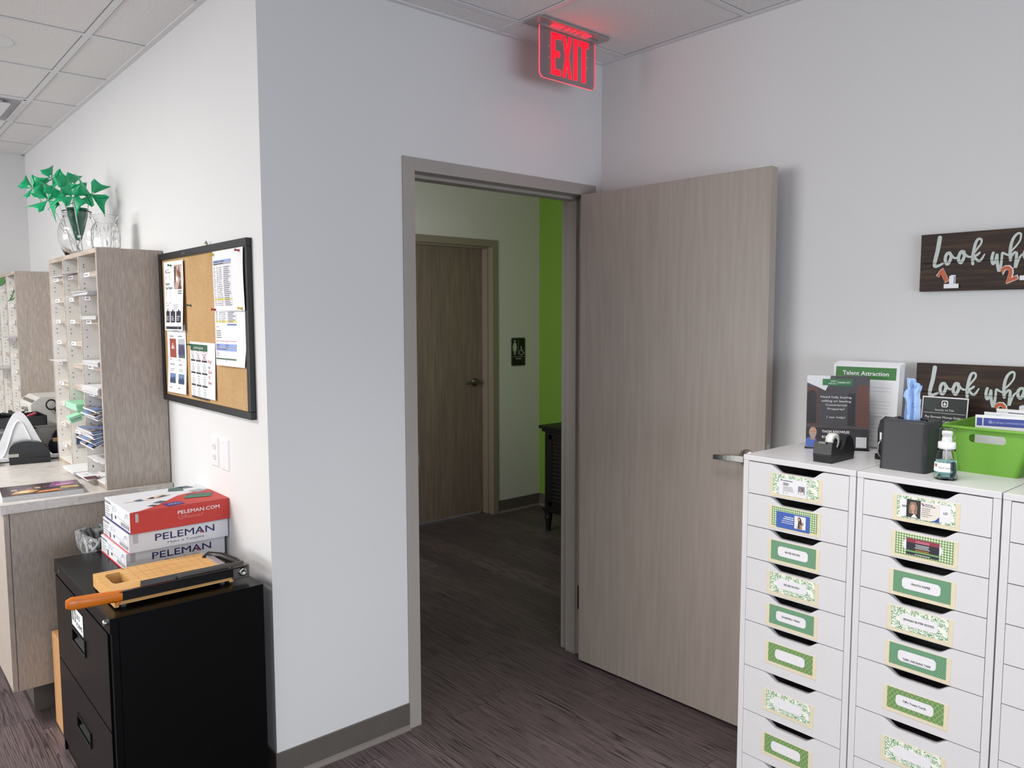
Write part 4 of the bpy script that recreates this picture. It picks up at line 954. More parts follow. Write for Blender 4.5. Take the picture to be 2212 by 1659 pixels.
b.add([(x, y, z) for x, y in P4]+[(x, y, z-.006) for x, y in P4], [(0, 1, 2, 3), (7, 6, 5, 4), (0, 4, 5, 1), (1, 5, 6, 2), (2, 6, 7, 3), (3, 7, 4, 0)], PAPER)
f = Fr((-.300, 1.335, z), (0, -1, 0), (1, 0, 0))
b.rect(f, .118, .0, .190, .050, ink('#5a2a32'), .0004); b.lines(f, .02, .07, .06, 4, .007, .0025, K2, .0004, 5); b.lines(f, .05, .03, .03, 2, .006, .002, K2, .0004, 6); b.rect(f, .140, .052, .175, .06, ink('#7a4a6a'), .0006)
single('mailer_card', b, 'white mailer card with a maroon corner lying half out of the lowest slot', 'card')

# ------------------------------------------------------------------ lateral file cabinet
r = thing('file_cabinet', 'black two-drawer lateral file cabinet standing against the wall corner', 'file cabinet', (-.278, .344, 0))
fx0, fx1, fy0, fy1, fz = -.510, -.046, -.037, .725, .72
part('cabinet_top', B().box(fx0, fx1, fy0, fy1, fz-.006, fz, BLACKMETAL), r, bevel=.0015)
part('top_rail', B().box(fx0, fx0+.0235, fy0+.0006, fy1-.0006, fz-.048, fz-.0062, BLACKMETAL), r, bevel=.001)
b = B().box(fx0+.024, fx1, fy0+.0006, fy1-.0006, .0, fz-.0062, BLACKMETAL)
b.box(fx0+.004, fx0+.024, fy0+.001, fy0+.026, .0, fz-.0485, BLACKMETAL).box(fx0+.004, fx0+.024, fy1-.018, fy1-.001, .0, fz-.0485, BLACKMETAL).box(fx0+.010, fx0+.024, fy0+.026, fy1-.018, 0, .055, BLACKMETAL)
part('cabinet_body', b, r, bevel=.0015)
for z0, z1, k in ((.366, .668, 0), (.058, .361, 1)):
    ya, yb = fy1-.021, fy0+.030        # left and right edges as seen
    hw0, hw1, hz0, hz1 = (.452, .283, .505, .548) if k == 0 else (.440, .265, .205, .246)
    b = B(); X0, X1 = fx0-.001, fx0+.018
    for q in ((ya, hw0, z0, z1), (hw1, yb, z0, z1), (hw0, hw1, hz1, z1), (hw0, hw1, z0, hz0)): b.box(X0, X1, q[0], q[1], q[2], q[3], BLACKMETAL)
    b.box(X1-.001, X1+.003, hw0, hw1, hz0, hz1, DARKIN)
    dr = part('drawer', b, r)
    rim = B().box(X0-.004, X0+.002, hw0+.004, hw0-.001, hz0-.004, hz1+.004, BLACKGLOSS).box(X0-.004, X0+.002, hw1-.006, hw1, hz0-.006, hz1+.006, BLACKGLOSS).box(X0-.004, X0+.002, hw0+.004, hw1-.004, hz1, hz1+.004, BLACKGLOSS).box(X0-.004, X0+.002, hw0+.004, hw1-.004, hz0-.006, hz0, BLACKGLOSS)
    rim.obox((X0+.001, hw0, hz0), (0, hw1-hw0, 0), (.014, 0, .022), (-.001, 0, .0015), BLACKMETAL)
    part('recessed_handle', rim, r, bevel=.0012, parent=dr)
    if k == 0:
        f = FW(X0-.0012, .455, .560); b = B().rect(f, 0, 0, .158, .070, PAPER)
        G1 = ink('#2f5140'); b.rect(f, .010, .020, .058, .062, G1, .0003); b.poly(f, [(.03, .02), (.046, .022), (.052, .04), (.044, .058), (.03, .058), (.025, .04)], ink('#c9c7bd'), .0006); b.poly(f, [(.010, .02), (.030, .02), (.026, .036), (.014, .036)], ink('#3d6a5a'), .0009)
        b.text(f, '2025', .066, .040, .0165, K1, .0003, fit=.052, bold=.01); b.text(f, 'FORMS', .066, .012, .0165, K1, .0003, fit=.080, bold=.01)
        part('paper_label', b, r, parent=dr)
lk = B().lathe([(.0095, 0), (.0095, .006), (.007, .009), (.0001, .009)], (fx0, .008, .697), STEEL, 16, (-1, 0, 0)); lk.obox((fx0-.0095, .0065, .692), (0, .003, 0), (-.0005, 0, 0), (0, 0, .010), DARKIN)
part('lock', lk, r)
part('maker_badge', B().rect(FW(fx0-.0008, .655, .690), 0, 0, .030, .012, flat('badge grey', '#3c3c40', .4)), r)

single('cardboard_box', B().box(-.488, -.19, .755, .965, 0, .37, CARDB).box(-.4885, -.1895, .7545, .76, .0, .3705, CARDB), 'brown cardboard box squeezed between the black file cabinet and the base cabinet', 'box', bevel=.002)
# waste bin with a liner between file cabinet and counter
r = thing('waste_bin', 'slim black waste bin with a clear liner behind the file cabinet', 'waste bin', (-.16, .86, .3706))
def rr(x0, x1, y0, y1, rad, n=6):
    P = []
    for cx, cy, a0 in ((x1-rad, y0+rad, -90), (x1-rad, y1-rad, 0), (x0+rad, y1-rad, 90), (x0+rad, y0+rad, 180)):
        for i in range(n+1): a = math.radians(a0+90*i/n); P.append((cx+rad*math.cos(a), cy+rad*math.sin(a)))
    return P
def loft(b, rings, m, smooth=True):
    n = len(rings[0]); vs = [v for r_ in rings for v in r_]
    b.add(vs, [(j*n+i, j*n+(i+1) % n, (j+1)*n+(i+1) % n, (j+1)*n+i) for j in range(len(rings)-1) for i in range(n)], m, smooth=smooth)
    return b
bx0, bx1, by0, by1 = -.385, -.03, .745, .975
b = B(); R_ = lambda e, z, rad=.05: [(x, y, z) for x, y in rr(bx0-e, bx1+e, by0-e, by1+e, rad)]
loft(b, [R_(-.03, .372), R_(-.005, .74), R_(0, .745), R_(0, .752), R_(-.006, .752), R_(-.010, .74), R_(-.034, .38)], BLACKP); b.add(R_(-.034, .38), [tuple(range(28))], BLACKP)
part('bin_body', b, r)
b = B(); rnd = random.Random(3); wob = [[rnd.uniform(-.006, .006) for _ in range(28)] for _ in range(6)]
rings = []
for k, (e, z) in enumerate(((.008, .700), (.010, .725), (.006, .757), (-.008, .762), (-.016, .735), (-.02, .66))):
    rings.append([(x+wob[k][i]*.8, y+wob[k][(i+9) % 28]*.6, z+wob[k][(i+4) % 28]) for i, (x, y, _) in enumerate(R_(e, z))])
loft(b, rings, SLEEVE); part('bag_liner', b, r)

# ------------------------------------------------------------------ three cartons
def carton(x0, x1, y0, y1, z0, z1, kind, label):
    r = thing('paper_carton', label, 'carton', ((x0+x1)/2, (y0+y1)/2, z0), 'flat white cartons stacked on the file cabinet')
    top = CARDW; b = B().box(x0, x1, y0, y1, z0+.0005, z1, CARDW); part('carton_body', b, r, bevel=.0015)
    h = .0006; L = x1-x0; D = y1-y0; Hh = z1-z0; f = FF(x0, y0-.0004, z0); PUR = ink('#24215a'); GR = ink('#8d8e94')
    if kind == 'red':
        b = B(); ft = FT(x0, y0, z1+.0004)
        b.rect(f, .001, .0, L-.001, Hh, CARDR, h); b.poly(ft, [(0, 0), (L, 0), (L, D*.62), (L-.01, D*.66), (L*.62, D*.52), (L*.30, D*.16), (L*.10, D*.02)], CARDR, .0002)
        part('red_print_panel', b, r)
        b = B(); WH = ink('#efe9e8')
        b.text(f, 'PELEMAN.COM', L*.462, Hh*.60, .0125, WH, 2*h, fit=L*.43, bold=.012); b.text(f, 'QRious?', L*.462, Hh*.36, .0125, ink('#d9827a'), 2*h, fit=L*.255, bold=.0)
        part('front_print', b, r); part('seal_tape', B().rect(f, .018, Hh*.52, .028, Hh*.92, ink('#b9b4b6'), 2*h), r); b = B()
        b.poly(ft, [(L*.07, D*.52), (L*.20, D*.66), (L*.40, D*.60), (L*.36, D*.48), (L*.22, D*.52)], ink('#e6dcd8'), h); b.poly(ft, [(L*.18, D*.56), (L*.26, D*.60), (L*.27, D*.50), (L*.20, D*.50)], ink('#54728a'), 2*h)
        b.poly(ft, [(L*.30, D*.56), (L*.50, D*.70), (L*.58, D*.62), (L*.42, D*.52)], ink('#d9c0a8'), h); b.poly(ft, [(L*.40, D*.54), (L*.50, D*.64), (L*.53, D*.58)], ink('#3a4a6c'), 2*h)
        b.poly(ft, [(L*.22, D*.20), (L*.27, D*.14), (L*.34, D*.17), (L*.28, D*.23)], ink('#3c4048'), h); b.poly(ft, [(L*.30, D*.31), (L*.38, D*.24), (L*.46, D*.30), (L*.40, D*.38)], ink('#5b5f68'), h)
        b.poly(ft, [(L*.36, D*.18), (L*.38, D*.02), (L*.56, D*.06), (L*.54, D*.21)], ink('#3b3180'), 2*h); b.text(ft, 'PP', L*.41, D*.09, .012, WH, 3*h); b.text(ft, 'RC', L*.47, D*.10, .012, WH, 3*h)
        b.poly(ft, [(L*.60, D*.80), (L*.66, D*.98), (L*.80, D*.93), (L*.75, D*.74)], ink('#4f6b62'), h); b.poly(ft, [(L*.72, D*.98), (L*.86, D*.99), (L*.90, D*.86), (L*.8, D*.86)], ink('#5d6670'), h)
        b.poly(ft, [(L*.78, D*.68), (L*.92, D*.72), (L*.97, D*.60), (L*.84, D*.55)], ink('#9aa3a8'), h)
        b.poly(ft, [(L*.62, D*.30), (L*.72, D*.52), (L*.98, D*.44), (L*.88, D*.22)], ink('#5a5a58'), 2*h); b.poly(ft, [(L*.62, D*.30), (L*.67, D*.41), (L*.90, D*.33), (L*.88, D*.22)], ink('#2f7a58'), 3*h)
    else:
        b = B(); u0, u1, v0, v1 = L*.25, L*.85, Hh*.46, Hh*.86
        b.text(f, 'PELEMAN', u0, v0, (v1-v0)*.92, PUR, h, fit=u1-u0, bold=.008)
        b.poly(f, [(u0+(u1-u0)*.745, v0+.001), (u0+(u1-u0)*.775, v0+.011), (u0+(u1-u0)*.805, v0+.001)], ink('#b8323c'), 2*h)
        b.text(f, 'Make it Tangible', (u0+u1)/2+.002, Hh*.22, .0075, ink('#6b6b74'), h, 'c', fit=(u1-u0)*.62)
        part('seal_tape', B().rect(f, .014, Hh*.5, .030, Hh*.98, ink('#b6b6bb'), h), r)
    part('lid_pictures' if kind == 'red' else 'front_print', b, r)
    e = FW(x0-.0004, y1, z0); b = B()
    b.text(e, 'PELEMAN', .006, Hh*.80, .0085, ink('#5b5f68'), h, fit=D*.24, bold=.02); b.lines(e, .010, Hh*.62, D*.22, 5, .009, .003, GR, h, int(z0*100)); b.rect(e, D*.27, Hh*.10, D*.31, Hh*.42, ink('#5b5b60'), h); b.disc(e, D*.45, Hh*.36, .007, .006, ink('#2b2b30'), h)
    b.rect(e, D*.66, Hh*.14, D*.97, Hh*.32, ink('#9a9ba0'), h); b.line(e, [(D*.80, Hh*.3), (D*.81, Hh*.6), (D*.86, Hh*.70), (D*.95, Hh*.68), (D*.97, Hh*.3)], .0012, GR, h); b.line(e, [(D*.5, Hh*.45), (D*.95, Hh*.38)], .001, GR, h)
    cc = {'red': '#3f8a5c', 'mid': '#7a7fc0', 'low': '#4a58c0'}[kind]
    b.line(e, [(D*.30, Hh*.92), (D*.34, Hh*.55), (D*.38, Hh*.85), (D*.39, Hh*.58)], .0014, ink(cc), 2*h); b.line(e, [(D*.43, Hh*.9), (D*.46, Hh*.62), (D*.50, Hh*.82)], .0014, ink(cc), 2*h); b.line(e, [(D*.84, Hh*.72), (D*.90, Hh*.86), (D*.96, Hh*.78)], .0016, ink(cc), 2*h)
    part('end_print', b, r)
    if kind != 'red': part('red_bottom_edge', B().box(x0-.0015, x0+.004, y0+.001, y1-.001, z0, z0+.004, ink('#d94a50')), r)
    else: part('purple_bottom_edge', B().box(x0-.0015, x0+.004, y0+.001, y1-.001, z0-.0, z0+.005, ink('#2c2470')), r)
    return r
carton(-.353, -.012, .385, .715, .7205, .7845, 'low', 'lowest of the three cartons, white with purple lettering and a red bottom edge')
carton(-.346, -.004, .368, .705, .787, .853, 'mid', 'middle white carton of the stack, under the red one')
carton(-.343, -.0005, .358, .680, .8565, .931, 'red', 'top carton of the stack with a red front and pictures on its lid')

# ------------------------------------------------------------------ paper trimmer
r = thing('paper_trimmer', 'wooden guillotine paper trimmer with an orange handle in front of the cartons', 'paper trimmer', (-.30, .16, fz))
x0, x1, y0, y1, za, zb = -.478, -.118, .034, .288, .732, .767
ftop = FT(x0, y0, 0); L, D = x1-x0, y1-y0
def stadium(cx, cy, hw, hh, n=6):
    P = []
    for sx_, a0 in ((1, -90), (-1, 90)):
        for i in range(n+1): a = math.radians(a0+180*i/n); P.append((cx+sx_*(hw-hh*.8)+hh*.8*math.cos(a), cy+hh*math.sin(a)))
    return P
hole = [(.050+.026*math.copysign(min(1, abs(math.cos(a))*1.3), math.cos(a)), .160+.058*math.copysign(min(1, abs(math.sin(a))*1.25), math.sin(a))) for a in [2*pi*i/20 for i in range(20)]]
b = B()
for zz, flip in ((zb, 0), (za, 1)):       # top and bottom faces around the hand hole
    ring = [ftop.p(u, v, zz) for u, v in hole]; n = len(hole); outer = []
    for u, v in hole:
        du, dv = u-.050, v-.160; k2 = min((.09-.050)/du if du > 1e-6 else 99, (.050)/-du if du < -1e-6 else 99, (D-.160)/dv if dv > 1e-6 else 99, .160/-dv if dv < -1e-6 else 99)
        outer.append(ftop.p(.050+du*k2, .160+dv*k2, zz))
    fs = [(i, (i+1) % n, n+(i+1) % n, n+i) for i in range(n)]
    b.add(ring+outer, fs if flip else [tuple(reversed(q)) for q in fs], BAMBOO)
    cs = [(0, 0), (.09, 0), (.09, D), (0, D)]
    for c in cs:                          # fill the corner triangles
        i = min(range(n), key=lambda i: -1 if False else (Vector(outer[i])-ftop.p(c[0], c[1], zz)).length)
        js = sorted(range(n), key=lambda i: (Vector(outer[i])-ftop.p(c[0], c[1], zz)).length)[:2]
        tri = [ftop.p(c[0], c[1], zz), outer[js[0]], outer[js[1]]]; b.add(tri, [(0, 1, 2)], BAMBOO)
b.add([ftop.p(u, v, za) for u, v in hole]+[ftop.p(u, v, zb) for u, v in hole], [((i+1) % 20, i, 20+i, 20+(i+1) % 20) for i in range(20)], BAMBOO)
b.box(x0+.09, x1, y0, y1, za, zb, BAMBOO); b.add([(x0, y0, za), (x0, y1, za), (x0, y1, zb), (x0, y0, zb), (x0+.09, y0, za), (x0+.09, y0, zb), (x0+.09, y1, za), (x0+.09, y1, zb)], [(0, 3, 2, 1), (0, 4, 5, 3), (1, 2, 7, 6)], BAMBOO)
b.box(x0, x0+.012, y0, y1, za-.006, za, BAMBOO).box(x1-.012, x1, y0, y1, za-.006, za, BAMBOO)
part('board', b, r)
b = B(); GL = ink('#8a6236'); ft = FT(x0, y0, zb+.0003)
for i in range(9): b.rect(ft, .10+i*.0265, .030, .1006+i*.0265, D-.004, GL, 0)
b.rect(ft, .02, D-.022, L-.04, D-.0215, GL, 0); b.rect(ft, .02, .150, L-.04, .1505, GL, 0)
for i in range(40): b.rect(ft, .17+(i % 3)*.012, .03+i*.006, .176+(i % 3)*.012, .0305+i*.006, GL, 0)
for i in range(30): b.rect(ft, .03+i*.009, D-.014, .0304+i*.009, D-.006, GL, 0)
part('ruled_grid', b, r)
for xx, yy in ((x0+.03, y0+.02), (x1-.03, y0+.02), (x0+.03, y1-.02), (x1-.03, y1-.02)): part('rubber_foot', B().cyl((xx, yy, fz), (xx, yy, za-.0), .008, flat('grey rubber foot', '#55565a', .8), n=14), r)
part('paper_stop', B().obox((x1-.022, y0+.03, zb), (.020, 0, 0), (0, D-.034, 0), (0, 0, .007), flat('stop silver', '#b9b8bb', .35, .6)), r, bevel=.001)
# blade rail, guard, blade arm and handle along the near edge
hgx, hgz = x1+.028, .790
part('blade_rail', B().obox((x0+.075, y0-.001, zb-.009), (L-.065, 0, 0), (0, .004, 0), (0, 0, .012), STEELD), r)
b = B(); b.add([(x0+.080, y0+.004, zb+.001), (x1-.01, y0+.004, zb+.001), (x1-.01, y0+.018, zb+.020), (x0+.080, y0+.018, zb+.020), (x1-.01, y0+.026, zb+.001), (x0+.080, y0+.026, zb+.001)], [(0, 1, 2, 3), (3, 2, 4, 5), (0, 3, 5), (1, 4, 2)], BLACKP)
part('finger_guard', b, r)
A0 = Vector((x1+.040, y0-.006, .760)); A1 = Vector((x0-.012, y0-.008, .762)); d = (A1-A0)
b = B().obox(A0+Vector((0, 0, -.016)), d, (0, -.0035, 0), (0, 0, .032), BLACKGLOSS).obox(A0+Vector((0, -.003, .012)), d, (0, -.010, 0), (0, 0, .004), BLACKGLOSS)
part('blade_arm', b, r, bevel=.001)
H0 = A1+Vector((.030, -.002, .002)); H1 = Vector((x0-.132, y0-.020, .774))
b = B(); K = 10; vs = []
for i in range(K+1):
    t = i/K; c = H0.lerp(H1, t); wv = .0125+.003*math.sin(pi*min(1, t*1.3))-(.006 if i == K else 0); hv = .0165+.003*t-(.007 if i == K else 0)
    for k in range(12): a = 2*pi*k/12; vs.append(c+Vector((0, wv*math.copysign(abs(math.cos(a))**.7, math.cos(a)), hv*math.copysign(abs(math.sin(a))**.7, math.sin(a)))))
b.add(vs, [(i*12+k, i*12+(k+1) % 12, (i+1)*12+(k+1) % 12, (i+1)*12+k) for i in range(K) for k in range(12)], ORANGE, smooth=True); b.add(vs[:12], [tuple(range(12))], ORANGE); b.add(vs[-12:], [tuple(reversed(range(12)))], ORANGE)
b.tube([H0.lerp(H1, .06)+Vector((0, -.006, -.016)), H0.lerp(H1, .1)+Vector((0, -.006, -.026))], [.006, .003], ORANGE, 6)
part('orange_handle', b, r, bevel=0)
b = B().obox((x0+.19, y0+.002, .775), (.205, 0, .001), (0, -.003, 0), (0, 0, .014), STEELD).cyl((x0+.19, y0+.002, .782), (x0+.19, y0-.003, .782), .0075, STEELD)
part('spring_bar', b, r, bevel=.001)
b = B().box(x1-.004, x1+.050, y0-.012, y0+.012, .734, .778, STEELD)
part('hinge_bracket', b, r, bevel=.002)
part('hinge_bolt', B().lathe([(.0135, 0), (.0135, .005), (.010, .008), (.008, .0085), (.007, .0065), (.0001, .0065)], (x1+.026, y0-.0125, .757), STEEL, 20, (0, -1, 0)), r)
b = B().tube([(x1-.030, y0+.19, .768), (x1-.010, y0+.195, .775), (x1+.018, y0+.15, .775), (x1+.034, y0+.06, .774), (x1+.036, y0+.014, .772)], [.006, .010, .011, .012, .010], BLACKP, 8)
part('plastic_end_cover', b, r)

# ------------------------------------------------------------------ white drawer units
DZ = [1.142, 1.0405, .937, .834, .7315, .629, .4815, .333, .185, .038]
UX, UW, UD, UT = 1.083, .3605, .477, .0185
def portrait(b, f, u0, v0, u1, v1, bg, skin, hair, cloth, h, long=False):
    w_, g_ = u1-u0, v1-v0; X = lambda a: u0+a*w_; Y = lambda a: v0+a*g_
    b.rect(f, u0, v0, u1, v1, ink(bg), h)
    b.poly(f, [(X(.08), Y(0)), (X(.92), Y(0)), (X(.88), Y(.22)), (X(.66), Y(.34)), (X(.34), Y(.34)), (X(.12), Y(.22))], ink(cloth), h*2)
    if long: b.poly(f, [(X(.22), Y(.22)), (X(.78), Y(.22)), (X(.80), Y(.62)), (X(.68), Y(.88)), (X(.32), Y(.88)), (X(.20), Y(.62))], ink(hair), h*3)
    b.poly(f, [(X(.42), Y(.24)), (X(.58), Y(.24)), (X(.58), Y(.42)), (X(.42), Y(.42))], ink(skin), h*4)
    b.disc(f, X(.5), Y(.60), .20*w_, .22*g_, ink(hair), h*3.5, 14) if hair != skin else None
    b.disc(f, X(.5), Y(.57), .165*w_, .19*g_, ink(skin), h*5, 14)
    for a in (.43, .57): b.disc(f, X(a), Y(.60), .02*w_, .015*g_, ink('#4a3a34'), h*6, 8)
    b.rect(f, X(.485), Y(.52), X(.515), Y(.56), ink('#b58a78'), h*6); b.rect(f, X(.44), Y(.46), X(.56), Y(.475), ink('#9a5a54'), h*6)
def label_card(i, j, f, kind):
    """front print of one label holder; f origin lower-left of holder (.167 x .070)"""
    b = B(); h = .0004; W0, V0, W1, V1 = .011, .010, .157, .0695
    P = {'F': P_FLO, 'C': P_CHK, 'D': P_DOT, 'L': P_LAT}[kind[0]]
    g = Fr(f.p(W0, V0, .0011), f.u, f.v); w_, g_ = W1-W0, V1-V0
    b.rect(g, 0, 0, w_, g_, P, 0); t = kind[2:]; WHC = flat('label window white', '#e0dfe2', .5, noise=.02, nscale=90)
    if t == 'HOMECARD':
        b.rect(g, .020, -.002, .110, .050, WHC, h); b.disc(g, .028, .044, .003, .003, K2, 2*h, 10); b.lines(g, .033, .042, .045, 1, .01, .002, K3, 2*h, 3); b.lines(g, .034, .034, .026, 2, .0045, .0022, K1, 2*h, 4); b.lines(g, .034, .024, .036, 4, .004, .0012, K2, 2*h, 5)
        for a in (.036, .046): b.disc(g, a, .006, .0014, .0014, K1, 2*h, 8)
        portrait(b, g, .083, .010, .104, .033, '#7f8494', '#b98a76', '#54453f', '#e2dfe0', 2*h)
    elif t == 'BLUECARD':
        b.rect(g, .016, -.004, .123, .046, ink('#3f5fae', .3), h); b.lines(g, .030, .031, .042, 2, .006, .0026, WHC, 2*h, 3, 'r'); b.lines(g, .030, .019, .042, 2, .006, .0016, WHC, 2*h, 6, 'r')
        b.rect(g, .075, .003, .111, .042, WHC, 2*h); b.poly(g, [(.084, .004), (.100, .004), (.100, .015), (.106, .020), (.098, .027), (.088, .027)], ink('#a08468'), 3*h); b.poly(g, [(.088, .004), (.092, .004), (.092, .026), (.088, .026)], ink('#2f3340'), 4*h); b.disc(g, .091, .033, .0055, .0065, ink('#4a2f28'), 4*h, 12); b.poly(g, [(.094, .018), (.099, .018), (.097, .034), (.092, .034)], ink('#4a2f28'), 5*h); b.disc(g, .0905, .0325, .0034, .0045, ink('#c9987e'), 6*h, 10)
    elif t == 'PORTRAIT':
        b.rect(g, .008, .006, .136, .052, WHC, h); b.text(g, 'AM', .013, .030, .0058, K1, 2*h, bold=.01); b.text(g, 'LD', .118, .028, .0062, K1, 2*h, bold=.01)
        portrait(b, g, .025, .005, .061, .053, '#2b2c2c', '#c79a86', '#8d7663', '#24242c', 2*h, True); b.poly(g, [(.038, .006), (.046, .017), (.054, .006)], ink('#e5e2dd'), 6*h)
        b.rect(g, .061, .003, .108, .050, ink('#ddd6cc'), 2*h); b.poly(g, [(.108, .003), (.108, .018), (.098, .007), (.086, .003)], ink('#2e4a9c'), 3*h); b.rect(g, .063, .044, .067, .048, ink('#a8324a'), 3*h); b.rect(g, .066, .041, .070, .045, ink('#2c3a7c'), 3*h)
        b.text(g, 'American', .072, .0445, .003, ink('#2c3a7c'), 3*h, fit=.019, bold=.02); b.text(g, 'Home Shield', .072, .040, .003, ink('#2c3a7c'), 3*h, fit=.025, bold=.02); b.lines(g, .064, .034, .028, 5, .0052, .0013, K2, 3*h, 9)
    elif t == 'DARKCARD':
        b.rrect(g, .020, .014, .119, .044, .012, WHC, h); b.rect(g, .029, .004, .112, .048, ink('#24262f', .4), 2*h); b.rect(g, .029, .037, .112, .048, ink('#8c2f44', .4), 3*h); b.rect(g, .029, .011, .112, .0155, ink('#6f9c63'), 3*h)
        b.lines(g, .052, .042, .036, 2, .0035, .0016, ink('#d98a9a'), 4*h, 2, 'c'); b.lines(g, .045, .032, .050, 3, .0042, .0016, WHC, 4*h, 4, 'c'); b.lines(g, .050, .019, .040, 2, .003, .0012, ink('#c98a3a'), 4*h, 5, 'c'); b.lines(g, .050, .006, .042, 1, .003, .0014, WHC, 4*h, 6, 'c')
    else:
        b.rrect(g, .023, .014, .121, .045, .010, WHC, h)
        if t:
            up_ = .0055 if t.isupper() or '/' in t else .0058
            b.text(g, t, .072, .0275 if 'TAPE' not in t else .019, up_, K1, 2*h, 'c', fit={'BUYER BOOKS': .048, 'SELLER BOOKS': .050, 'SHARPIES / PENS': .058, 'PHOTO PAPER': .048, 'SPANISH BUYER BOOKS': .078, 'TAPE / PACKING TAPE': .072}.get(t, .060), bold=.015)
    return b
def drawer_unit(k, labels, label):
    ya = -1.1025-.3635*k; r = thing('drawer_unit', label, 'drawer unit', (UX+UD/2, ya-UW/2, 0), 'white drawer units along the right wall')
    yb = ya-UW; x1 = UX+UD
    part('top_panel', B().box(UX, x1, yb, ya, 1.1435, 1.16, WHITE), r, bevel=.0012)
    part('side_panel', B().box(UX+.001, x1, ya-UT, ya-.0003, .02, 1.1434, WHITE), r, bevel=.0008); part('side_panel', B().box(UX+.001, x1, yb+.0003, yb+UT, .02, 1.1434, WHITE), r, bevel=.0008)
    part('back_panel', B().box(x1-.008, x1-.001, yb+UT, ya-UT, .03, 1.1434, WHITE), r)
    part('plinth', B().box(UX+.03, x1-.01, yb+UT, ya-UT, .0, .036, WHITE).box(UX+.02, x1, ya-UT, ya-.004, 0, .02, WHITE).box(UX+.02, x1, yb+.004, yb+UT, 0, .02, WHITE), r)
    for i in range(9):
        zt, zb = DZ[i]-.0012, DZ[i+1]+.0012; hw = (UW-2*UT)/2-.0012; yc = (ya+yb)/2; f = FW(UX+.0185, yc, zb); Hh = zt-zb
        dip = .0225; S_ = []
        for j in range(9):                    # the scooped grip along the top edge
            t = j/8; s_ = t*t*(3-2*t); S_.append((-.088+.042*t, Hh-dip*s_))
        P = [(-hw, 0), (hw, 0), (hw, Hh)]+[(-a, c) for a, c in S_]+[(a, c) for a, c in reversed(S_)]+[(-hw, Hh)]
        dr = part('drawer', B().prism(P, f, 0, .0175, WHITE), r, bevel=.0008)
        part('drawer_box', B().box(UX+.020, x1-.03, yc-hw+.006, yc+hw-.006, zb+.004, zb+.012, WHITE).box(UX+.020, x1-.03, yc-hw+.006, yc-hw+.016, zb+.004, zt-.03, WHITE).box(UX+.020, x1-.03, yc+hw-.016, yc+hw-.006, zb+.004, zt-.03, WHITE).box(x1-.04, x1-.03, yc-hw+.006, yc+hw-.006, zb+.004, zt-.03, WHITE), r, parent=dr)
        if labels and labels[i] is not None:
            off = (.0, .0005, .002, .004, .005, .006, .007, .0075, .008)[i] if k else (0, .001, .001, .0015, .001, .001, .0045, .006, .006)[i]
            lf = FW(UX+.0185-.0176, -1.1965+off if not k else -1.5670+off, (1.0455, .9455, .8385, .7375, .635, .513, .3585, .2145, .065)[i]-(.003 if k and i < 5 else .008 if k and i == 5 else 0))
            hd = part('label_holder', B().obox(lf.p(0, 0, 0), lf.u*.168, lf.v*.071, lf.n*.0006, CREAM), r, parent=dr)
            hd2 = part('label_card', label_card(k, i, lf, labels[i]), r, parent=dr)
    return r
drawer_unit(0, ['F:HOMECARD', 'C:BLUECARD', 'D:BUYER BOOKS', 'F:SELLER BOOKS', 'D:SHARPIES / PENS', 'L:', 'F:', 'L:', 'F:'], 'white nine-drawer unit nearest the open door, tape dispenser on top')
drawer_unit(1, ['F:PORTRAIT', 'C:DARKCARD', 'D:PHOTO PAPER', 'F:SPANISH BUYER BOOKS', 'D:TAPE / PACKING TAPE', "L:Tiff's Treats Cards", 'F:', 'L:', 'F:'], 'middle white drawer unit carrying the tissue box and green bin')
drawer_unit(2, None, 'white drawer unit cut off by the right picture edge, without labels in view')

# ------------------------------------------------------------------ on top of the drawer units
ZT = 1.16
r = thing('acrylic_sign_holder', 'clear acrylic stand with a dark commercial property poster behind the tape dispenser', 'sign holder', (1.385, -1.255, ZT))
u = Vector((1.433-1.336, -1.340+1.170, 0)); u.normalize(); back = Vector((u.y, -u.x, 0)); back = -back if back.x < 0 else back
v = (Vector((0, 0, 1))+back*.16).normalized(); fr = Fr((1.336, -1.170, ZT+.004), u, v)
PWd, PH = .196, .240
b = B().obox(fr.p(0, 0, 0), u*PWd, v*PH, fr.n*.002, ACRYL).obox(fr.p(0, 0, -.003), u*PWd, v*PH, fr.n*.0018, ACRYL).obox(Vector((1.336, -1.170, ZT)), u*PWd, back*.040, Vector((0, 0, .003)), ACRYL).obox(fr.p(0, -.004, -.003), u*PWd, v*.004, fr.n*.005, ACRYL)
part('acrylic_stand', b, r)
g = Fr(fr.p(.003, .002, -.0010), u, v); b = B(); h = .00008; W_, H_ = PWd-.006, PH-.004
b.rect(g, 0, 0, W_, H_, ink('#505055'), 0)
sky = ink('#e6e7ea'); br = ink('#6e4a45'); dk = ink('#38373b'); WHT = ink('#eceaec')
b.rect(g, 0, H_*.30, W_*.18, H_*.84, br, h); b.rect(g, W_*.80, H_*.30, W_, H_*.88, br, h); b.rect(g, W_*.005, H_*.33, W_*.16, H_*.74, dk, 2*h); b.poly(g, [(W_*.005, H_*.74), (W_*.16, H_*.74), (W_*.12, H_*.79), (W_*.04, H_*.79)], dk, 2*h)
b.poly(g, [(0, H_), (W_*.38, H_), (W_*.37, H_*.92), (W_*.30, H_*.79), (W_*.2, H_*.83), (0, H_*.9)], sky, 3*h); b.rect(g, W_*.66, H_*.31, W_*.78, H_*.76, dk, h); b.rect(g, 0, H_*.27, W_, H_*.305, ink('#5a5455'), 3*h); b.rect(g, 0, 0, W_, H_*.27, ink('#3b3a40'), 3*h)
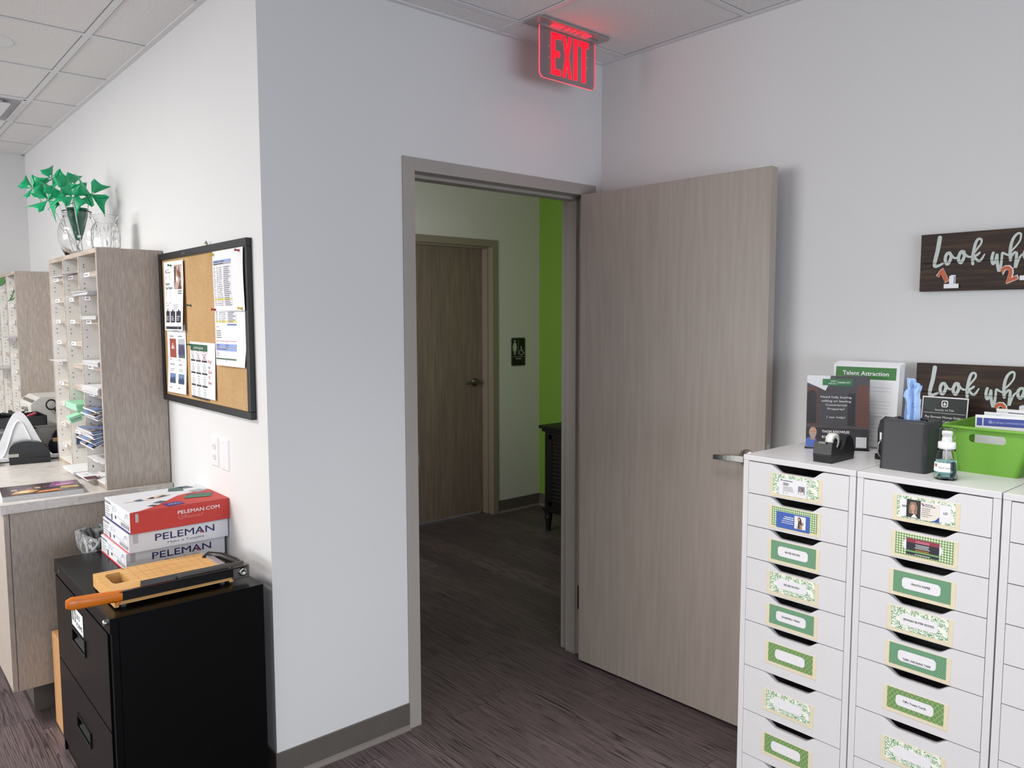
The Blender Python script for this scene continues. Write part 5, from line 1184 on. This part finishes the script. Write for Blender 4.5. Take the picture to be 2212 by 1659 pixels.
b.rect(g, W_*.25, H_*.865, W_*.73, H_*.955, ink('#3c7d52'), 5*h); b.text(g, 'GRE', W_*.38, H_*.915, .0050, WHT, 7*h, fit=W_*.085); b.text(g, 'MERCIAL', W_*.345, H_*.882, .0045, WHT, 7*h, fit=W_*.125); b.rect(g, W_*.486, H_*.88, W_*.489, H_*.94, WHT, 7*h); b.text(g, 'KANSAS CITY', W_*.505, H_*.897, .0052, WHT, 7*h, fit=W_*.19, bold=.02)
for t_, vv, fw_ in (('Need help buying,', .690, .50), ('selling or leasing', .635, .47), ('Commercial', .580, .335), ('Property?', .525, .27), ('I can help!', .410, .29)): b.text(g, t_, W_*.475, H_*vv, .0066, WHT, 7*h, 'c', fit=W_*fw_, bold=.01)
b.text(g, 'THOM KNOWLES', W_*.475, H_*.205, .0078, WHT, 7*h, 'c', fit=W_*.44, bold=.03); b.text(g, '816-5', W_*.26, H_*.13, .0078, WHT, 7*h, bold=.03)
b.poly(g, [(0, 0), (W_*.20, 0), (W_*.19, H_*.08), (W_*.14, H_*.135), (W_*.05, H_*.135), (0, H_*.11)], ink('#5c78c8'), 7*h); b.poly(g, [(W_*.075, H_*.10), (W_*.15, H_*.10), (W_*.15, H_*.16), (W_*.075, H_*.16)], ink('#c79a88'), 8*h)
b.disc(g, W_*.112, H_*.205, W_*.062, H_*.072, ink('#cfa592'), 9*h, 18); b.disc(g, W_*.115, H_*.165, W_*.048, H_*.032, ink('#b9b0a8'), 10*h, 14); b.rect(g, W_*.095, H_*.170, W_*.135, H_*.176, ink('#a86e64'), 11*h)
for a in (.088, .138): b.disc(g, W_*a, H_*.215, .0018, .0012, ink('#4a3a34'), 11*h, 8)
b.rect(g, W_*.80, H_*.015, W_*.965, H_*.16, ink('#d9d9dc'), 6*h)
part('poster', b, r)

# stack of forms behind
r = thing('form_pad', 'thick pad of white forms headed Talent Attraction leaning behind the acrylic stand', 'form pad', (1.50, -1.29, ZT))
u = Vector((.10, -.995, 0)).normalized(); back = Vector((.995, .10, 0)); v = (Vector((0, 0, 1))+back*.10).normalized()
fr = Fr((1.488, -1.175, ZT+.004), u, v); b = B()
for i in range(6): b.obox(fr.p(.0015*i, .002*i, -.004*(i+1)), u*.212, v*.272, fr.n*.0036, PAPER)
b.rect(fr, 0, 0, .212, .272, PAPER, .0002); part('sheets', b, r)
b = B(); h = .0004; b.rect(fr, .008, .222, .202, .262, ink('#3c7a3c'), h); b.text(fr, 'Talent Attraction', .105, .235, .0135, WHT, 2*h, 'c', fit=.148, bold=.02)
for t_ in (.196, .184, .150, .139, .128, .112, .101, .075, .064, .050, .036, .020): b.rect(fr, .012, t_, .190-(.006 if t_ < .13 else 0), t_+.0006, K2, h)
part('form_print', b, r)
part('acrylic_pocket', B().obox(fr.p(-.004, -.004, .003), u*.222, v*.11, fr.n*.002, ACRYL).obox(fr.p(-.004, -.004, -.032), u*.222, fr.n*.037, v*.002, ACRYL).obox(fr.p(-.004, -.004, -.032), u*.222, v*.24, fr.n*.002, ACRYL), r)

# tape dispenser
r = thing('tape_dispenser', 'black tape dispenser with a white tape roll on the first drawer unit', 'tape dispenser', (1.20, -1.338, ZT))
fr = Fr((1.127, -1.338, ZT), (1, 0, 0), (0, 0, 1))
W2 = .028
lo = [(.004, 0), (.142, 0), (.148, .024), (0, .024)]
part('base', B().prism(lo, fr, -W2, W2, BLACKP), r, bevel=.002)
up_ = [(0, .0245), (.148, .0245), (.146, .035), (.134, .062), (.118, .073), (.104, .075), (.092, .068), (.078, .044), (.062, .036), (.045, .036), (.034, .045), (.028, .060), (.006, .062)]
part('housing', B().prism(up_, fr, W2-.008, W2, BLACKP), r, bevel=.0015); part('housing', B().prism(up_, fr, -W2, -W2+.008, BLACKP), r, bevel=.0015)
mid = [(0, .0245), (.148, .0245), (.146, .035), (.134, .062), (.118, .073), (.108, .074), (.100, .060), (.088, .034), (.040, .030), (.030, .045), (.027, .060), (.006, .062)]
part('housing_core', B().prism(mid, fr, -W2+.008, W2-.008, BLACKP), r, bevel=.001)
part('cutter', B().obox(fr.p(-.001, .058, -.011), fr.u*.003, fr.n*.022, fr.v*.006, STEELD), r)
prof = [(.0125, -.0095), (.027, -.0095), (.027, .0095), (.0125, .0095), (.0125, -.0095)]
part('tape_roll', B().lathe(prof, fr.p(.062, .056, 0), flat('tape roll', '#d9d8d2', .35), 28, fr.n), r)
part('roll_core', B().lathe([(.0124, -.010), (.0124, .010), (.006, .010), (.006, -.010), (.0124, -.010)], fr.p(.062, .056, 0), BLACKP, 20, fr.n), r)

# black stapler-like punch standing behind the tissue box
r = thing('desk_punch', 'black and chrome desk punch half hidden behind the tissue box cover', 'desk punch', (1.345, -1.425, ZT))
part('body', B().prism([(0, .02), (.10, .02), (.105, .06), (.09, .105), (.05, .128), (.012, .118), (-.004, .09)], Fr((1.318, -1.436, ZT), (1, 0, 0), (0, 0, 1)), -.020, .020, BLACKP), r, bevel=.006)
part('base', B().box(1.308, 1.435, -1.462, -1.412, ZT, ZT+.018, BLACKGLOSS), r, bevel=.003)
part('spring_wire', B().tube([(1.312, -1.428, ZT+.06), (1.296, -1.428, ZT+.05), (1.292, -1.43, ZT+.022), (1.308, -1.43, ZT+.010)], .0022, STEEL, 6), r)
part('white_mark', B().rect(FW(1.3125, -1.424, ZT+.055), 0, 0, .010, .028, PAPER), r)

# tissue box cover
r = thing('tissue_box_cover', 'charcoal cube tissue box cover standing on the middle drawer unit', 'tissue box', (1.24, -1.546, ZT))
x0, x1, y0, y1, zt = 1.176, 1.302, -1.6105, -1.4825, 1.3015
b = B(); R1 = lambda e, z: [(x, y, z) for x, y in rr(x0+e, x1-e, y0+e, y1-e, .014-min(.012, e*.3), 5)]
loft(b, [R1(-.001, ZT), R1(0, ZT+.004), R1(.002, zt-.006), R1(.004, zt-.001), R1(.007, zt)], CHARC)
n = 24; cx, cy = (x0+x1)/2, (y0+y1)/2
ri = [Vector((cx+.024*math.cos(2*pi*i/n), cy+.040*math.sin(2*pi*i/n), zt)) for i in range(n)]; ro = R1(.007, zt)
ang = lambda p: math.atan2(p[1]-cy, p[0]-cx) % (2*pi)
allp = sorted([(ang(p), 0, i) for i, p in enumerate(ro)]+[(ang(p), 1, i) for i, p in enumerate(ri)])
io = sorted(range(n), key=lambda i: ang(ri[i])); oo = sorted(range(len(ro)), key=lambda i: ang(ro[i]))
vs = [ro[i] for i in oo]+[ri[i] for i in io]; NO, NI = len(oo), len(io); i = j = 0; fs = []
while i < NO or j < NI:
    ao = ang(vs[i % NO])+(2*pi if i >= NO else 0); ai = ang(vs[NO+j % NI])+(2*pi if j >= NI else 0)
    no_ = ang(vs[(i+1) % NO])+(2*pi if i+1 >= NO else 0); ni_ = ang(vs[NO+(j+1) % NI])+(2*pi if j+1 >= NI else 0)
    if j >= NI or (i < NO and no_ <= ni_): fs.append((i % NO, (i+1) % NO, NO+j % NI)); i += 1
    else: fs.append((i % NO, NO+(j+1) % NI, NO+j % NI)); j += 1
b.add(vs, fs, CHARC); b.add([v for v in ri]+[v-Vector((0, 0, .012)) for v in ri], [((k+1) % n, k, n+k, n+(k+1) % n) for k in range(n)], CHARC)
b.add([v-Vector((0, 0, .012)) for v in ri], [tuple(range(n))], DARKIN)
part('cover', b, r)
b = B(); K, J = 16, 12; vs = []; R = random.Random(4)
jit = [[R.uniform(-1, 1) for _ in range(K+1)] for _ in range(J+1)]
for j in range(J+1):
    t = j/J
    for k in range(K+1):
        s_ = k/K-.5; wd = (.040 if t < .5 else .040-.006*math.sin((t-.5)*6))+(.020*math.exp(-((t-.62)/.10)**2) if s_ < 0 else .016*math.exp(-((t-.80)/.07)**2))
        fold_ = .0085*math.sin(s_*13+.6)+.0045*math.sin(s_*27+t*3)+.0022*jit[j][k]*(t > .15)
        zz = zt-.012+.128*t+(.010*jit[j][k]*.4 if 0 < j < J else 0)+(-.016*max(0, s_*2) if t > .9 else 0)
        vs.append(Vector((cx+fold_+.002, cy-s_*wd+.004, zz)))
b.add(vs, [(j*(K+1)+k, j*(K+1)+k+1, (j+1)*(K+1)+k+1, (j+1)*(K+1)+k) for j in range(J) for k in range(K)], TISSUE, smooth=False)
single('tissue', b, 'light blue tissue sticking up out of the charcoal box cover', 'tissue', loc=(cx, cy, zt-.012), solid=.0006)

# sanitizer bottle
r = thing('hand_sanitizer_bottle', 'small clear bottle of blue-green hand sanitizer with a white pump', 'bottle', (1.150, -1.672, ZT)); c = (1.150, -1.672, ZT)
part('bottle', B().lathe([(.0001, .0), (.024, 0), (.0275, .004), (.0285, .02), (.027, .045), (.0235, .065), (.0215, .076), (.0212, .085), (.0196, .085), (.0198, .076), (.0218, .064), (.0252, .045), (.0267, .02), (.0255, .006), (.0001, .004)], c, BOTTLE, 32), r)
part('liquid', B().lathe([(.0001, .0048), (.0250, .0068), (.0262, .02), (.0246, .045), (.0236, .0525), (.0001, .0525)], c, LIQ, 32), r)
b = B(); vs = []; n = 12; 
for k in range(n+1):
    a = pi+math.radians(-48+96*k/n)-.12
    for rr_, z in ((.0291, .0235), (.0280, .0475)): vs.append((c[0]+rr_*math.cos(a), c[1]+rr_*math.sin(a), ZT+z))
b.add(vs, [(2*k+1, 2*k+3, 2*k+2, 2*k) for k in range(n)], PAPER)
cyl_fr = Fr(c, (0, -1, 0), (0, 0, 1), warp=lambda a, b_, h_: (.0296*math.sin(a/.0286), b_, .0296*math.cos(a/.0286)-.0004*(b_-.0235)/.012))
# -u is +y so that the text wraps around the side facing the room
b.text(cyl_fr, 'Hand Sanitizer', -.008, .0325, .0045, K1, 0, fit=.040); b.disc(cyl_fr, -.0165, .0395, .004, .004, ink('#3a3530'), 0, 14); b.disc(Fr(c, (0, -1, 0), (0, 0, 1), warp=lambda a, b_, h_: (.0299*math.sin(a/.0286), b_, .0299*math.cos(a/.0286)-.0004)), -.0165, .039, .0026, .0024, ink('#d98a5a'), 0, 10)
part('label', b, r)
part('pump_collar', B().lathe([(.0205, .083), (.0212, .085), (.0212, .098), (.0200, .101), (.0125, .102), (.0122, .112), (.0110, .113), (.0110, .118), (.0128, .119), (.0128, .128), (.0118, .130), (.0001, .130)], c, PLW, 28), r)
part('cap', B().lathe([(.0196, .101), (.0196, .134), (.0186, .1365), (.0001, .137), (.0001, .1358), (.0178, .1355), (.0184, .134), (.0184, .101)], c, ACRYL, 28), r)
part('dip_tube', B().tube([(c[0], c[1], ZT+.083), (c[0], c[1], ZT+.05), (c[0]-.001, c[1]+.006, ZT+.03), (c[0]-.004, c[1]+.019, ZT+.008)], .0018, PLW, 6), r)

# lime green bin
r = thing('green_storage_bin', 'lime green plastic bin full of brochures beside the sanitizer bottle', 'storage bin', (1.42, -1.725, ZT))
bx0, bx1, by0, by1 = 1.298, 1.508, -1.797, -1.648; tx0, tx1, ty0, ty1 = 1.290, 1.560, -1.838, -1.606; HB = .126
def binring(t, e=0): return [(x, y) for x, y in rr(bx0+(tx0-bx0)*t+e, bx1+(tx1-bx1)*t-e, by0+(ty0-by0)*t+e, by1+(ty1-by1)*t-e, .012, 4)]
def P3(t, e=0, dz=0): return [(x, y, ZT+HB*t+dz) for x, y in binring(t, e)]
# front wall (faces the room, -x) carries the hand slot, built as strips around it
b = B(); fr = FW(0, 0, 0)
def FP(y, t, e=0): 
    # point on the front wall, e into the bin
    return Vector((bx0+(tx0-bx0)*t+e, y, ZT+HB*t))
sy0, sy1, st0, st1 = -1.6765, -1.7675, .685, .865
L_ = lambda t: by1+(ty1-by1)*t-.012
R_2 = lambda t: by0+(ty0-by0)*t+.012
for e in (0, .003):
    q = lambda *P: b.add([FP(y, t, e) for y, t in P], [tuple(range(len(P)))], LIME)
    q((L_(0), 0), (R_2(0), 0), (R_2(st0), st0), (sy1, st0), (sy0, st0), (L_(st0), st0))
    q((L_(st1), st1), (sy0, st1), (sy1, st1), (R_2(st1), st1), (R_2(1), 1), (L_(1), 1))
    q((L_(st0), st0), (sy0, st0), (sy0, st1), (L_(st1), st1)); q((sy1, st0), (R_2(st0), st0), (R_2(st1), st1), (sy1, st1))
    for cy_, ct_, a_, c_ in ((sy0, st0, -1, 1), (sy0, st1, -1, -1), (sy1, st0, 1, 1), (sy1, st1, 1, -1)):
        P = [(cy_, ct_)]+[(cy_+a_*.009*(1-math.sin(k*pi/8)), ct_+c_*.072*(1-math.cos(k*pi/8))) for k in range(5)]; q(*P)
SLr = [(sy0, st0), (sy1, st0), (sy1, st1), (sy0, st1)]
b.add([FP(y, t, 0) for y, t in SLr]+[FP(y, t, .003) for y, t in SLr], [(i, (i+1) % 4, 4+(i+1) % 4, 4+i) for i in range(4)], LIME)
part('front_wall', b, r)
b = B()
def wall3(pts):   # pts: list of ring indices to join between bottom and top, skipping the front
    for e in (0, .003):
        lo, hi = P3(0, e), P3(1, e)
        b.add([lo[i] for i in pts]+[hi[i] for i in pts], [(k, k+1, len(pts)+k+1, len(pts)+k) for k in range(len(pts)-1)], LIME, smooth=True)
# ring starts at the +x,-y corner and runs counter-clockwise; front edge lies between the 3rd and 4th corners
n_ = len(P3(0)); fidx = [k for k in range(n_)]
fi = next(k for k in range(n_) if abs(P3(0)[k][0]-bx0) < 1e-6 and abs(P3(0)[(k+1) % n_][0]-bx0) < 1e-6 and abs(P3(0)[k][1]-P3(0)[(k+1) % n_][1]) > .05)
wall3([(fi+1+k) % n_ for k in range(n_)])
b.add(P3(.02, .001), [tuple(range(n_))], LIME)
part('bin_shell', b, r)
b = B(); rim = [P3(1, -.001, -.006), P3(1, -.006, -.005), P3(1, -.007, .0), P3(1, -.002, .003), P3(1, .003, .001), P3(1, .003, -.004)]
loft(b, rim, LIME); part('rim', b, r)
def brochure(x, y0, y1, ztop, lean, thick, label, art, tilt=0):
    vv = (Vector((0, math.sin(tilt), math.cos(tilt)))+Vector((lean, 0, 0))).normalized(); f = Fr((x, y0, ZT+.030), (0, -math.cos(tilt), math.sin(tilt)), vv)
    Hh = (ztop-ZT-.030); b = B().obox(f.p(0, 0, -thick), f.u*(y0-y1), f.v*Hh, f.n*thick, PAPER); art(b, f, y0-y1, Hh)
    single('brochure', b, label, 'brochure', 'brochures standing in the green bin', loc=(x, (y0+y1)/2, ZT+.030))
def art1(b, f, W_, H_):
    PB = ink('#3a4696'); b.rect(f, .004, H_-.030, .018, H_-.008, PB, .0004); b.rect(f, .021, H_-.030, W_-.003, H_-.008, PB, .0004); b.text(f, 'OLD REPUBLIC HOME PROTECTION', .041, H_-.022, .0045, ink('#b9bfe0'), .0008, fit=.080); b.disc(f, .038, H_-.019, .005, .005, ink('#7f88c4'), .0006, 14)
    b.disc(f, W_-.004, H_-.058, .012, .010, ink('#c96a3a'), .0005, 14)
brochure(1.352, -1.672, -1.800, 1.3165, .06, .002, 'white brochure with a blue band at the front of the green bin', art1, .03)
brochure(1.385, -1.680, -1.803, 1.323, .05, .002, 'white sheet with a dark heading, second in the green bin', lambda b, f, W_, H_: b.lines(f, .03, H_-.012, .08, 1, .01, .004, K2, .0004, 4))
brochure(1.420, -1.700, -1.806, 1.331, .05, .002, 'white sheet with a thin line, rearmost in the green bin', lambda b, f, W_, H_: b.lines(f, .03, H_-.011, .08, 1, .01, .002, K1, .0004, 4))

# small framed info card
r = thing('info_card', 'dark green title company card in a white border behind the tissue box', 'sign', (1.525, -1.525, ZT))
u = Vector((.05, -1, 0)).normalized(); fr = Fr((1.510, -1.458, ZT), u, (.12, 0, 1)); W_, H_ = .131, .184
part('card', B().obox(fr.p(0, 0, -.002), u*W_, fr.v*H_, fr.n*.002, PAPER), r)
b = B(); h = .0003; DG = ink('#101815', .5); b.rect(fr, .003, .066, W_-.003, H_-.004, DG, h); b.poly(fr, [(.01, H_-.004), (.06, H_-.004), (.03, H_-.05), (.003, H_-.03)], ink('#1e2925', .5), 1.5*h)
b.rrect(fr, .056, .152, .075, .173, .005, WHT, 2*h); b.rrect(fr, .059, .155, .072, .170, .003, DG, 3*h); b.poly(fr, [(.0655, .168), (.071, .159), (.0665, .159), (.0665, .1565), (.0645, .1565), (.0645, .159), (.060, .159)], WHT, 4*h)
b.text(fr, 'Security 1st Title', .066, .140, .0062, WHT, 2*h, 'c', fit=.054); b.rect(fr, .006, .1325, W_-.006, .1335, WHT, 2*h)
b.text(fr, 'Pay Earnest Money Online', .066, .117, .0068, WHT, 2*h, 'c', fit=.108, bold=.01); b.text(fr, 'QR Code', .066, .104, .0068, WHT, 2*h, 'c', fit=.038, bold=.01)
part('print', b, r)
part('easel_back', B().obox(fr.p(.05, 0, -.003), u*.03, fr.v*.12, (.035, 0, 0), PAPER), r)

# plant at the picture edge
r = thing('potted_plant', 'small green plant in a pale pot at the right picture edge', 'plant', (1.27, -1.885, ZT))
part('pot', B().lathe([(.0001, 0), (.024, 0), (.030, .040), (.032, .042), (.028, .042), (.0001, .038)], (1.27, -1.885, ZT), flat('pale ceramic', '#c9cfc8', .4), 20), r)
R = random.Random(11)
for k in range(14):
    a = R.uniform(0, 2*pi); t = R.uniform(.3, 1); c0 = Vector((1.27, -1.885, ZT+.038)); d = Vector((math.cos(a)*t, math.sin(a)*t, 1.1)).normalized(); L_ = R.uniform(.03, .055); s_ = d.cross(Vector((0, 0, 1))).normalized()*.008
    tip = c0+d*L_+Vector((0, 0, -.006)); mdl = c0+d*L_*.55+Vector((0, 0, .004))
    part('leaf', B().add([c0, mdl-s_, tip, mdl+s_], [(0, 1, 2, 3)], GREENL) or B(), r) if False else None
    lb = B(); lb.add([c0, mdl-s_, tip, mdl+s_], [(0, 1, 2), (0, 2, 3)], GREENL); part('leaf', lb, r, solid=.0008)

# ------------------------------------------------------------------ the two plank signs on the right wall
LETT = flat('sign lettering whitewash', '#c4cdc8', .6, noise=.06, nscale=90)
STROKES = [([(.056, .168), (.054, .151), (.051, .128), (.047, .108), (.044, .090), (.045, .079), (.055, .080), (.068, .087)], [.0054, .0054, .0052, .005, .0047, .0042, .0036, .003]),
 ([(.087, .118), (.080, .117), (.075, .106), (.076, .091), (.082, .084), (.088, .092), (.092, .107), (.088, .117), (.096, .107), (.104, .101), (.113, .105)], [.004]*8+[.0028, .0026, .0026]),
 ([(.128, .119), (.120, .120), (.114, .107), (.114, .094), (.121, .086), (.127, .097), (.130, .109), (.125, .119), (.136, .107), (.143, .103), (.151, .103)], [.004]*8+[.0028, .0026, .0026]),
 ([(.154, .081), (.153, .102), (.156, .127), (.161, .148), (.168, .156), (.175, .153), (.175, .142), (.166, .128), (.155, .111)], [.0036, .0038, .0038, .0036, .003, .0026, .0024, .0024, .0022]),
 ([(.155, .104), (.164, .107), (.172, .114)], [.003, .0032, .0026]), ([(.158, .101), (.168, .090), (.176, .091), (.186, .108)], [.003, .0034, .003, .0018]),
 ([(.209, .111), (.206, .095), (.209, .079), (.214, .082), (.218, .098), (.220, .106), (.221, .082), (.227, .056), (.231, .070), (.233, .094), (.234, .109), (.241, .106), (.250, .102), (.257, .104)], [.0034, .0036, .0036, .003, .003, .003, .0036, .0036, .0032, .003, .0028, .0026, .0024, .0024]),
 ([(.256, .087), (.254, .113), (.257, .139), (.264, .156), (.273, .164), (.280, .161), (.279, .145), (.271, .130), (.258, .114)], [.0036, .0038, .0036, .0032, .0028, .0024, .0022, .0022, .0022]),
 ([(.259, .099), (.265, .108), (.271, .106), (.271, .088), (.270, .064), (.275, .079), (.282, .097), (.290, .104)], [.0028, .003, .0032, .0036, .0036, .0028, .0024, .0022]),
 ([(.303, .117), (.296, .115), (.291, .105), (.293, .092), (.299, .087), (.305, .098), (.309, .114), (.309, .092), (.316, .088), (.325, .105)], [.0036]*7+[.003, .0028, .0024]),
 ([(.335, .155), (.332, .130), (.331, .100), (.336, .086), (.346, .092)], [.0038, .0038, .0036, .003, .0024]), ([(.320, .128), (.335, .131), (.350, .136)], [.003, .003, .0024])]
def smooth_stroke(P, W, n=5):
    out = []; ws = []
    for i in range(len(P)-1):
        p0, p1, p2, p3 = P[max(i-1, 0)], P[i], P[i+1], P[min(i+2, len(P)-1)]
        for k in range(n):
            t = k/n; out.append(tuple(.5*((2*p1[j])+(-p0[j]+p2[j])*t+(2*p0[j]-5*p1[j]+4*p2[j]-p3[j])*t*t+(-p0[j]+3*p1[j]-3*p2[j]+p3[j])*t**3) for j in (0, 1))); ws.append(W[i]*(1-t)+W[i+1]*t)
    out.append(P[-1]); ws.append(W[-1]); return out, ws
def ribbon(b, fr, P, W, m, h):
    P, W = smooth_stroke(P, [q*1.2 for q in W]); L_, R_ = [], []
    for i, (x, y) in enumerate(P):
        a, c = P[max(i-1, 0)], P[min(i+1, len(P)-1)]; dx, dy = c[0]-a[0], c[1]-a[1]; L = math.hypot(dx, dy) or 1; L_.append((x-dy/L*W[i], y+dx/L*W[i])); R_.append((x+dy/L*W[i], y-dx/L*W[i]))
    n = len(P); vs = [fr.p(*q, h+i*.00003) for i, q in enumerate(L_)]+[fr.p(*q, h+i*.00003) for i, q in enumerate(R_)]
    b.add(vs, [(n+i, n+i+1, i+1, i) for i in range(n-1)], m)
    for i in (0, n-1): b.disc(fr, P[i][0], P[i][1], W[i], W[i], m, h+i*.00003+.0001, 10)
def plank_sign(y0, z0, label, first):
    r = thing('plank_sign', label, 'sign', (1.598, y0-.24, z0), 'dark plank signs on the right wall')
    fr = FW(1.5885, y0, z0); L = .62
    part('plank', B().obox(fr.p(0, 0, -.020), fr.u*L, fr.v*.0885, fr.n*.020, SIGNWOOD), r, bevel=.0008); part('plank', B().obox(fr.p(0, .0897, -.020), fr.u*L, fr.v*.0905, fr.n*.020, SIGNWOOD), r, bevel=.0008)
    b = B()
    for i, (P, W) in enumerate(STROKES): ribbon(b, fr, P, W, LETT, .0003+.0005*(i % 3))
    b.rect(fr, 0, .0885, L, .0895, flat('plank joint', '#140d0b', .8), .0032)
    part('script_lettering', b, r)
    OR = flat('orange number', '#c4603c', .55); OW = flat('number white edge', '#e6e2dc', .6)
    one = [(.0615, .0435), (.052, .049), (.0635, .0665), (.0705, .0705), (.088, .0335), (.0765, .0275), (.0645, .0535)]
    b = B(); mc = (.0715, .0495); b.poly(fr, [(mc[0]+(x-mc[0])*1.13, mc[1]+(y-mc[1])*1.10) for x, y in one], OW, .0022); b.poly(fr, one, OR, .0030); part('number', b, r)
    for s_, u, v, hh, rot in (('2', .247, .020, .046, .40),):
        b = B(); b.text(fr, s_, u, v, hh, OW, .0022, rot=rot, outline=.06); b.text(fr, s_, u+.0004, v+.0002, hh, OR, .0030, rot=rot, outline=.028)
        part('number', b, r)
    for u, v in ((.076, .008), (.284, .026)):
        cl = part('bulldog_clip', B().obox(fr.p(u, v, .002), fr.u*.042, fr.v*.014, fr.n*.007, PLW).obox(fr.p(u+.014, v+.012, .004), fr.u*.014, fr.v*.027, fr.n*.002, PLW), r, bevel=.0012)
        part('clip_lever', B().obox(fr.p(u+.018, v+.013, -.0), fr.u*.013, fr.v*.028, fr.n*.0015, flat('clip inner', '#aab0c6', .35, .5)), r, parent=cl)
plank_sign(-1.411, 1.6725, 'upper dark plank sign with white script lettering and an orange 1 and 2', True)
plank_sign(-1.413, 1.2625, 'lower dark plank sign behind the green bin and the info card', False)
